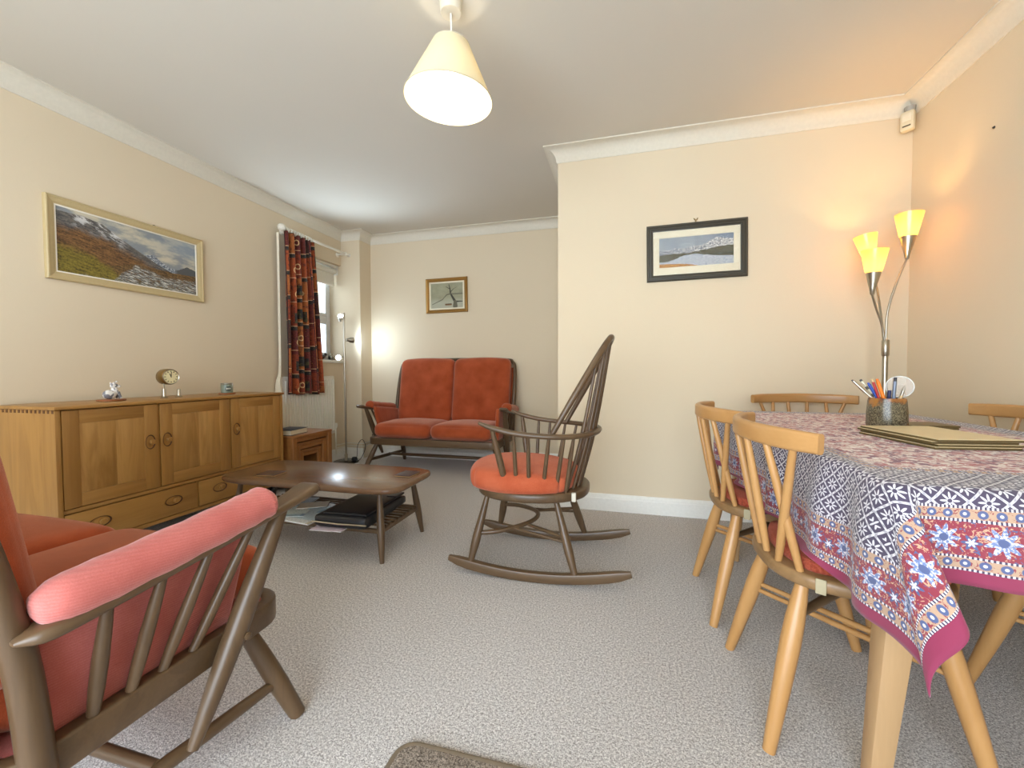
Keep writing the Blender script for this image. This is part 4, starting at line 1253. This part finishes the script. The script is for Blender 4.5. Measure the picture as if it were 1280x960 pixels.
def m_curtain():
    g = G('patchwork_curtain'); u, v, _ = g.xyz(g.coord('UV'))      # metres of cloth
    col_ = (u / .150).floor(); off = g.white(g.vec(col_, 3.1)) * .2
    rowf = (v + off) / .215; row = rowf.floor()
    fu, fv = (u / .150).fract(), rowf.fract()
    r1 = g.white(g.vec(col_, row, 1.0)); r2 = g.white(g.vec(col_, row, 5.0))
    n = g.noise(g.vec(u, v), 26, 4, .6); nf = g.noise(g.vec(u, v), 110, 3, .6)
    base = g.prof(r1, [(0, lin((128, 50, 24))), (.22, lin((156, 86, 36))), (.45, lin((92, 28, 22))), (.66, lin((150, 66, 26))), (.84, lin((64, 34, 30)))], 'CONSTANT')
    c = g.mix(g.step(.54, .60, n) * .7, base, lin((64, 22, 18)))
    c = g.mix(g.step(.62, .66, nf) * .6, c, lin((190, 140, 76)))
    # inset block with a motif
    ins = (fu > .25) * (fu < .78) * (fv > .30) * (fv < .72)
    c = g.mix(ins * (r2 > .55), c, g.mix(g.step(.5, .6, n), lin((36, 30, 28)), lin((74, 66, 36))))
    dx = (fu - .5) * .15; dy = (fv - .5) * .215
    ringd = ((dx * dx + dy * dy).sqrt() - .022).abs()
    c = g.mix((ringd < .005) * (r2 < .3), c, lin((206, 172, 120)))
    c = g.mix((fv < .16) * (r2 > .35), c, g.mix(g.step(.52, .56, nf), lin((26, 22, 24)), lin((70, 62, 44))))
    c = g.mix((fv > .16) * (fv < .19), c, lin((206, 160, 118)))
    c = g.mix((fu < .05), c, lin((48, 18, 18)))
    g.set(Base_Color=c, Roughness=.85); g.put(g.b.inputs['Sheen Weight'], .1); g.bump(nf, .1, .002)
    return g.m
def make_curtain():
    NU, NV = 130, 40; V = []; UV = []
    Lc = .95
    for j in range(NV):
        f = j / (NV - 1); z = 2.185 - f * (2.185 - .745 + 0)
        for i in range(NU):
            a = i / (NU - 1)
            w0 = .355 + .075 * f ** 1.3
            y = 3.055 + a * w0 + .012 * f * math.sin(a * 9)
            amp = .020 + .012 * min(1, f * 3)
            x = -2.884 + amp * math.sin(a * 2 * PI * 5.2 + .4 * math.sin(f * 3)) + .008 * math.sin(a * 31 + f * 2)
            V.append((x, y, z + (.006 * math.sin(a * 14) if j == NV - 1 else 0) - .012 * a * f)); UV.append((a * Lc, 1.5 - f * 1.44))
    F = [(j * NU + i, j * NU + i + 1, (j + 1) * NU + i + 1, (j + 1) * NU + i) for j in range(NV - 1) for i in range(NU - 1)]
    t = thing('curtain', 'rust and black patchwork print curtain gathered on the pole by the window', 'curtain', (-2.905, 3.25, .74))
    def mk(name, mat, dx, thick):
        me = bpy.data.meshes.new(name); me.from_pydata([(x + dx + 2.905, y - 3.25, z - .74) for x, y, z in V], [], F)
        lay = me.uv_layers.new(name='UVMap'); idx = np.zeros(len(me.loops), dtype=np.int32); me.loops.foreach_get('vertex_index', idx)
        lay.data.foreach_set('uv', np.array(UV)[idx].ravel())
        me.polygons.foreach_set('use_smooth', [True] * len(me.polygons)); me.materials.append(mat); me.update()
        o = bpy.data.objects.new(name, me); COL.objects.link(o); o.parent = t
        md = o.modifiers.new('thickness', 'SOLIDIFY'); md.thickness = thick; md.offset = 0
    mk('fabric', m_curtain(), 0, .002)
    ln = MB(); path = cr([(-.032, -.208, 1.43), (-.036, -.206, .8), (-.034, -.212, .25), (-.045, -.225, .12), (-.03, -.24, .02)], 6)
    ln.sweep(path, RS(.004, .05, .2), up=(1, 0, 0), scale=interp([.5, .5, .5, .9, 1.4], len(path)))
    ln.build('lining_edge', plain('curtain_lining', (226, 218, 198), .9), t)
make_curtain()
rb = thing('roller_blind', 'white roller blind rolled up at the top of the window recess', 'blind', (XL - .07, (WY0 + WY1) / 2, WZ1))
HB = (WY1 - WY0) / 2
MB().tube([(0, -HB + .015, -.065), (0, HB - .02, -.065)], .030, 18).build('roll', plain('blind_fabric', (222, 220, 208), .7), rb)
MB().box((-.03, -HB + .01, -.026), (.03, HB - .01, 0), .006).build('head_rail', WHITE, rb)
for s in (-HB + .008, HB - .01): MB().box((-.036, s - .004, -.10), (.036, s + .004, 0), .003).build('end_bracket', WHITE, rb)
MB().box((-.008, -HB + .025, -.205), (-.004, HB - .027, -.09)).build('hanging_edge', plain('blind_fabric', (222, 220, 208), .7), rb)
MB().box((-.012, -HB + .025, -.225), (.0, HB - .027, -.203), .004).build('bottom_bar', WHITE, rb)
# bird ornaments on the sill
def bird(y, label, mat, rz, sc):
    t = thing('bird_ornament', label, 'ornament', (XL - .05, y, WZ0), rz)
    bm = bmesh.new()
    r = bmesh.ops.create_uvsphere(bm, u_segments=16, v_segments=12, radius=1.0)
    for v in r['verts']:
        x, y_, z = v.co; tail = max(0, -x) ** 1.5
        v.co = Vector(((x * .042 - tail * .030) * sc, y_ * (.024 - .012 * tail) * sc, (z * (.026 - .014 * tail) + .034 + x * .010 + tail * .012) * sc))
    r = bmesh.ops.create_uvsphere(bm, u_segments=12, v_segments=10, radius=.017 * sc)
    for v in r['verts']: v.co += Vector((.036 * sc, 0, .060 * sc))
    MB().bm(bm).build('body', mat, t)
    MB().tube([(.050 * sc, 0, .060 * sc), (.068 * sc, 0, .058 * sc)], [.006 * sc, .001], 8).build('beak', mat, t)
    for s in (-1, 1): MB().tube([(.004 * sc, s * .008 * sc, .014 * sc), (.004 * sc, s * .009 * sc, 0)], .002, 6).build('foot', mat, t)
bird(3.70, 'dark grey bird ornament on the window sill', plain('dark_pewter', (62, 60, 62), .4), PI / 2 - .3, .95)
bird(3.86, 'pale cream bird ornament at the right end of the window sill', plain('pale_stone', (176, 168, 146), .5), -PI / 2 + .3, .95)
# ------------------------------------------------------------------ ceiling pendant
PX, PY = -.682, 1.61
t = thing('pendant_lamp', 'ceiling pendant lamp with a cream conical fabric shade and lit bulb', 'lamp', (PX, PY, ZC))
MB().lathe([(.001, 0), (.046, 0), (.046, -.012), (.043, -.052), (.040, -.058), (.001, -.058)][::-1], 24).build('ceiling_rose', plain('rose_plastic', (214, 206, 186), .4), t)
MB().tube([(0, 0, -.05), (.001, 0, -.12), (0, 0, -.20)], .0035, 8).build('flex', WHITE, t)
MB().lathe([(.010, -.17), (.020, -.182), (.020, -.225), (.016, -.235), (.016, -.262), (.001, -.262)], 16).build('lampholder', WHITE, t)
sh_m = G('cream_shade'); sh = sh_m
tr = sh.node('ShaderNodeBsdfTranslucent'); df = sh.node('ShaderNodeBsdfDiffuse'); mx = sh.node('ShaderNodeMixShader')
tr.inputs[0].default_value = lin((246, 236, 204)); df.inputs[0].default_value = lin((226, 216, 186)); mx.inputs[0].default_value = .17
sh.L.new(df.outputs[0], mx.inputs[1]); sh.L.new(tr.outputs[0], mx.inputs[2]); sh.L.new(mx.outputs[0], sh.out.inputs[0])
Ms = Matrix.Translation((0, 0, -.185)) @ Matrix.Rotation(math.radians(3.5), 4, 'Y')
R0, R1, H = .075, .178, .215
so = MB().lathe([(R0, 0), (R1, -H), (R1 - .0015, -H), (R0 - .0015, 0)], 48, Ms, cap=False)
so.f += [(3 * 48 + k, 3 * 48 + (k + 1) % 48, (k + 1) % 48, k) for k in range(48)]; so.mi += [0] * 48
so = so.build('shade', sh.m, t)
rimm = plain('shade_rim', (196, 186, 158), .6)
for rr_, zz in ((R1, -H), (R0, 0)):
    MB().tube([Ms @ Vector((rr_ * math.cos(a), rr_ * math.sin(a), zz)) for a in np.linspace(0, 2 * PI, 48, endpoint=False)], .0022, 6, closed=True, cap=False).build('rim', rimm, so)
sp = MB()
for k in range(3):
    a = k * 2 * PI / 3 + .4
    sp.tube([Ms @ Vector((R0 * math.cos(a), R0 * math.sin(a), -.002)), Ms @ Vector((.021 * math.cos(a), .021 * math.sin(a), -.03))], .0016, 6)
sp.build('shade_carrier', WHITE, so)
def bulb_mat(name, col, st):
    g = G(name); g.b.inputs['Emission Color'].default_value = (*col, 1); g.b.inputs['Emission Strength'].default_value = st
    g.set(Base_Color=(1, 1, 1, 1)); return g.m
bo = MB().lathe([(.012, .036), (.014, .028), (.026, .008), (.030, -.008), (.027, -.022), (.016, -.034), (.001, -.038)], 18, Matrix.Translation((0, 0, -.30))).build('bulb', bulb_mat('warm_white_bulb', (1, .88, .66), 5), t)
PEND_W = 8.5
lp = light('pendant_light', 'POINT', (PX, PY, ZC - .345), PEND_W, (1.0, .90, .72), shadow_soft_size=.035)

# ------------------------------------------------------------------ three-arm tulip floor lamp in the corner
FX, FY = 1.315, 2.61
t = thing('tulip_floor_lamp', 'brushed steel floor lamp with three glowing amber glass tulip shades', 'lamp', (FX, FY, 0))
MB().lathe([(.001, .022), (.03, .022), (.11, .014), (.118, .006), (.118, 0), (.001, 0)][::-1], 32).build('base', CHROME, t)
MB().tube([(0, 0, .015), (0, 0, .6), (0, 0, 1.06)], .0125, 14).build('pole', CHROME, t)
MB().lathe([(.0135, 1.02), (.0165, 1.025), (.0165, 1.10), (.013, 1.105)], 16).build('collar', CHROME, t)
ga = G('amber_glass')
tr = ga.node('ShaderNodeBsdfTranslucent'); df = ga.node('ShaderNodeBsdfDiffuse'); gs_ = ga.node('ShaderNodeBsdfGlossy'); mx = ga.node('ShaderNodeMixShader'); mx2 = ga.node('ShaderNodeMixShader')
tr.inputs[0].default_value = lin((255, 238, 200)); df.inputs[0].default_value = lin((238, 210, 150)); gs_.inputs['Roughness'].default_value = .15
mx.inputs[0].default_value = .85; mx2.inputs[0].default_value = .05
ga.L.new(df.outputs[0], mx.inputs[1]); ga.L.new(tr.outputs[0], mx.inputs[2]); ga.L.new(mx.outputs[0], mx2.inputs[1]); ga.L.new(gs_.outputs[0], mx2.inputs[2]); ga.L.new(mx2.outputs[0], ga.out.inputs[0])
BULB_A = bulb_mat('amber_bulb', (1, .74, .42), 5)
AMB_W = 4.0
heads = [((1.392, 2.60, 1.515), (.024, 0, 1), [(0, 0, 1.09), (.006, 0, 1.25), (.040, -.004, 1.40)], 1.0),
         ((1.298, 2.715, 1.475), (-.15, .04, 1), [(-.004, .006, 1.09), (-.006, .03, 1.22), (-.006, .075, 1.38)], .92),
         ((1.222, 2.55, 1.335), (.02, -.03, 1), [(-.006, -.006, 1.09), (-.026, -.016, 1.18), (-.066, -.040, 1.27)], .98)]
for (loc, ax, arm, sc) in heads:
    ax = Vector(ax).normalized(); q = ax.to_track_quat('Z', 'Y').to_matrix().to_4x4()
    l = Vector(loc) - Vector((FX, FY, 0))
    MB().tube(cr(arm + [tuple(l)], 8), .0052, 10).build('arm', CHROME, t)
    Mh = Matrix.Translation(l) @ q
    MB().lathe([(.006, -.004), (.009, .0), (.014, .03), (.033 * sc, .110 * sc), (.031 * sc, .112 * sc), (.010, .04), (.001, .04)], 22, Mh).build('socket_cup', CHROME, t)
    gsh = MB().lathe([(.030 * sc, .104 * sc), (.036 * sc, .118 * sc), (.058 * sc, .226 * sc), (.0562 * sc, .226 * sc), (.0345 * sc, .120 * sc), (.0285 * sc, .106 * sc)], 28, Mh, cap=False).build('shade', ga.m, t)
    b_ = MB().lathe([(.010, .05), (.012, .08), (.014 * sc, .105 * sc), (.011, .122 * sc), (.001, .128 * sc)], 14, Mh).build('bulb', BULB_A, gsh)
    wl = Mh @ Vector((0, 0, .158 * sc)) + Vector((FX, FY, 0))
    light('amber_light', 'POINT', wl, AMB_W, (1.0, .54, .18), shadow_soft_size=.022)

# ------------------------------------------------------------------ cool spot floor lamp by the window
LX, LY = -2.80, 3.74
t = thing('spot_floor_lamp', 'slim nickel floor lamp with three adjustable spot heads beside the window', 'lamp', (LX, LY, 0))
MB().lathe([(.001, .020), (.03, .020), (.118, .016), (.125, .010), (.125, 0), (.001, 0)][::-1], 32).build('base', plain('smoked_base', (70, 66, 60), .25, .8), t)
MB().tube([(0, 0, .01), (0, 0, .8), (0, 0, 1.555)], .010, 14).build('pole', CHROME, t)
MB().lathe([(.015, .018), (.015, .085), (.011, .09)], 16).build('pole_foot', CHROME, t)
BULB_C = bulb_mat('cool_led', (.86, .94, 1.0), 25)
def spot(z, off, aim, lit, energy, size):
    off = Vector(off); aim = Vector(aim).normalized()
    MB().tube([(0, 0, z), off * .5 + Vector((0, 0, z)), off + Vector((0, 0, z))], .005, 8).build('spot_arm', CHROME, t)
    Mh = Matrix.Translation(off + Vector((0, 0, z))) @ aim.to_track_quat('Z', 'Y').to_matrix().to_4x4()
    h = MB().lathe([(.010, -.030), (.016, -.026), (.018, .0), (.028, .012), (.030, .046), (.028, .048), (.026, .04), (.014, .012), (.001, .012)], 20, Mh).build('spot_head', CHROME, t)
    MB().lathe([(.001, .034), (.018, .034), (.024, .040), (.022, .043), (.001, .046)], 18, Mh).build('led', BULB_C, h)
    wl = Mh @ Vector((0, 0, .052)) + Vector((LX, LY, 0))
    light('spot_light', 'SPOT', wl, energy, (.66, .83, 1.0), wl + aim, spot_size=size, spot_blend=1.0, shadow_soft_size=.02)
spot(1.49, (-.028, -.02, .0), (.88, -1.02, .95), True, 60, 1.9)
spot(1.275, (.040, .02, .0), (.45, .72, .0), True, 11, 2.8)
spot(1.10, (-.055, -.03, .0), (.60, -.70, -.20), True, 6, 2.2)
cb = MB().tube(cr([(.02, .05, .012), (.06, .09, .03), (.05, .13, .16), (.10, .14, .22), (.15, .12, .14), (.13, .06, .03), (.10, .02, .012)], 8), .003, 6)
cb.build('cable', BLACK, t)
MB().lathe([(.001, 0), (.024, .002), (.030, .014), (.030, .03), (.022, .042), (.001, .046)], 18, Matrix.Translation((.10, -.0, .018))).build('foot_switch', BLACK, t)
# ------------------------------------------------------------------ pen pot, pens, place mats on the dining table
TT = TZ + .0072
def mat_board(x, y, z, w, h, rz, face, label, grp):
    t = thing('place_mat', label, 'place mat', (x, y, z), rz, grp)
    MB().box((-w / 2, -h / 2, 0), (w / 2, h / 2, .0055), .0008).build('board', plain('mat_edge', (92, 76, 42), .6), t)
    MB().box((-w / 2 + .001, -h / 2 + .001, .0055), (w / 2 - .001, h / 2 - .001, .0068), 0).build('face', face, t)
fc = plain('cream_mat_face', (222, 202, 160), .35); fb = plain('brown_mat_face', (110, 92, 56), .4)
ang = .20
for k, (dx, dy, da, lab) in enumerate(((0, 0, 0, 'bottom place mat of the front stack by the pen pot'), (.006, .004, .012, 'second place mat from the bottom of the front stack'),
                                       (-.003, .006, -.01, 'third place mat from the bottom of the front stack'), (.004, .0, .006, 'cream-faced top place mat of the front stack'))):
    mat_board(.880 + dx, 1.512 + dy, TT + k * .0069, .205, .285, .15 + da, fc, lab, 'front stack of place mats')
for k, lab in enumerate(('lower dark place mat of the pair behind the pen pot', 'upper dark place mat of the pair behind the pen pot')):
    mat_board(1.055 + .004 * k, 1.865, TT + k * .0069, .15, .12, .10 + .03 * k, fb, lab, 'rear pair of place mats')
g = G('tenmoku_glaze'); x, y, z = g.xyz(g.coord('Object')); n = g.noise(g.coord(), 30, 4); n2 = g.noise(g.coord('Object', (1, 1, .6)), 330, 3, .7)
rim = g.step(.088, .104, z + (n - .5) * .09)
c = g.mix(g.step(.40, .66, n2), lin((58, 50, 36)), lin((134, 124, 98)))
c = g.mix(rim, c, g.mix(g.step(.4, .6, n), lin((96, 42, 16)), lin((160, 108, 52))))
g.set(Base_Color=c, Roughness=.25)
PPX, PPY = .898, 1.765
t = thing('pen_pot', 'speckled brown stoneware pot holding pens beside the place mats', 'pot', (PPX, PPY, TT))
MB().lathe([(.046, 0), (.055, .004), (.0575, .02), (.0565, .06), (.0535, .100), (.0515, .112), (.049, .113), (.047, .105), (.050, .055), (.048, .012), (.001, .012)], 36).build('body', g.m, t)
LAT = Vector((.89, -.455, 0)); FWD = Vector((.455, .89, 0))     # across the table edge and towards the window wall
def pen(name, label, cat, top, zt, bot, fw, mats):
    t = thing(name, label, cat, (PPX, PPY, TT))
    a = LAT * bot + FWD * fw * .5 + Vector((0, 0, .0165)); b = LAT * top + FWD * fw + Vector((0, 0, zt))
    p = 0.0
    for (nm, f, m, rr) in mats:
        MB().tube([a + (b - a) * p, a + (b - a) * (p + f)], rr if isinstance(rr, list) else [rr, rr], 10).build(nm, m, t)
        p += f
    return t
P_ = lambda n, c, r=.35, m=0: plain('pen_' + n, c, r, m)
pen('metal_pen', 'silver metal pen leaning far left out of the pot', 'pen', -.098, .175, .042, .004, [('barrel', .72, CHROME, .0042), ('grip', .12, CHROME, .0056), ('cap', .13, CHROME, .0046), ('tip', .03, P_('dark', (50, 50, 54)), .003)])
pen('spotted_pen', 'cream pen with dark spots beside the silver pen', 'pen', -.075, .176, .030, .022, [('barrel', .62, P_('cream', (214, 206, 184)), .0042), ('band', .06, P_('spot', (60, 56, 50)), .0043), ('barrel', .10, P_('cream', (214, 206, 184)), .0042), ('band', .06, P_('spot', (60, 56, 50)), .0043), ('barrel', .12, P_('cream', (214, 206, 184)), .0042), ('cap', .04, P_('spot', (60, 56, 50)), .0040)])
pen('blue_pen', 'bright blue ballpoint pen in the stoneware pot', 'pen', -.052, .166, .020, -.014, [('barrel', .96, P_('blue', (28, 72, 168)), .0048), ('cap', .04, P_('blue', (28, 72, 168)), .0036)])
pen('white_pen', 'short white pen behind the blue pen in the pot', 'pen', -.036, .142, .014, .040, [('barrel', .7, P_('white', (226, 228, 232)), .0050), ('cap', .3, P_('palegrey', (190, 196, 206)), .0052)])
pen('red_pen', 'dark red pencil next to the orange pen in the pot', 'pencil', -.041, .180, .006, -.030, [('barrel', .93, P_('red', (170, 36, 34)), .0042), ('end', .07, P_('tan', (206, 178, 130)), .0040)])
pen('orange_pen', 'orange pen standing upright left of centre in the pot', 'pen', -.028, .180, .018, -.030, [('barrel', .94, P_('orange', (232, 122, 20)), .0055), ('cap', .06, P_('orange', (232, 122, 20)), .0040)])
pen('navy_pen', 'short navy capped pen in the middle of the pot', 'pen', .006, .140, .0, -.020, [('barrel', .6, P_('white', (226, 228, 232)), .0050), ('cap', .4, P_('navy', (34, 42, 84)), .0054)])
pen('felt_pen', 'tall silver-blue felt pen with a dark top', 'pen', .020, .186, .012, -.034, [('barrel', .92, P_('steelblue', (128, 140, 158), .3, .5), .0054), ('cap', .08, P_('dark', (50, 50, 54)), .0046)])
pen('paintbrush', 'tan wooden paintbrush leaning right in the pot', 'brush', .046, .160, .010, -.012, [('handle', .74, P_('tan', (206, 178, 130)), .0048), ('ferrule', .12, CHROME, .0045), ('bristles', .14, P_('bristle', (172, 164, 150), .8), [.0048, .001])])
t = thing('magnifying_glass', 'round clear magnifying glass standing behind the pens in the pot', 'magnifier', (PPX, PPY, TT))
gm = G('clear_lens'); gm.set(Roughness=.05, Base_Color=(1, 1, 1, 1)); gm.put(gm.b.inputs['Alpha'], .12)
mc = LAT * .032 + FWD * .020 + Vector((0, 0, .152))
Mg = Matrix.Translation(mc) @ Matrix.Rotation(-.47, 4, 'Z') @ Matrix.Rotation(PI / 2, 4, 'X')
MB().lathe([(.001, -.002), (.036, -.0012), (.0365, 0), (.036, .0012), (.001, .002)], 30, Mg).build('lens', gm.m, t)
MB().tube([Mg @ Vector((.0368 * math.cos(a), .0368 * math.sin(a), 0)) for a in np.linspace(0, 2 * PI, 32, endpoint=False)], .0018, 6, closed=True, cap=False).build('rim', P_('clear', (206, 206, 200), .2), t)
MB().tube([mc - Vector((0, 0, .036)), LAT * .022 + FWD * .022 + Vector((0, 0, .06)), LAT * .010 + FWD * .028 + Vector((0, 0, .018))], .004, 8).build('handle', P_('clear', (206, 206, 200), .2), t)

# ------------------------------------------------------------------ door mat in the foreground
t = thing('door_mat', 'flecked brown door mat with a bound edge at the bottom of the picture', 'mat', (-.16, .56, 0), .0)
gmt = G('mat_pile'); v = gmt.coord(); n = gmt.noise(v, 300, 3, .75); n2 = gmt.noise(v, 130, 3, .7)
gmt.set(Base_Color=gmt.mix(gmt.step(.38, .64, n * .6 + n2 * .4), lin((70, 58, 48)), lin((186, 172, 156))), Roughness=.95); gmt.bump(n, .6, .01)
o = rrect(-.385, .385, -.375, .375, .05, 8)
MB().prism(rrect(-.375, .375, -.365, .365, .042, 8), 0.0, .009, .002).build('pile', gmt.m, t)
MB().tube([(x, y, .005) for x, y in rrect(-.379, .379, -.369, .369, .046, 8)], .0085, 8, closed=True, cap=False, flat=.62).build('binding', plain('mat_binding', (112, 98, 80), .8), t)
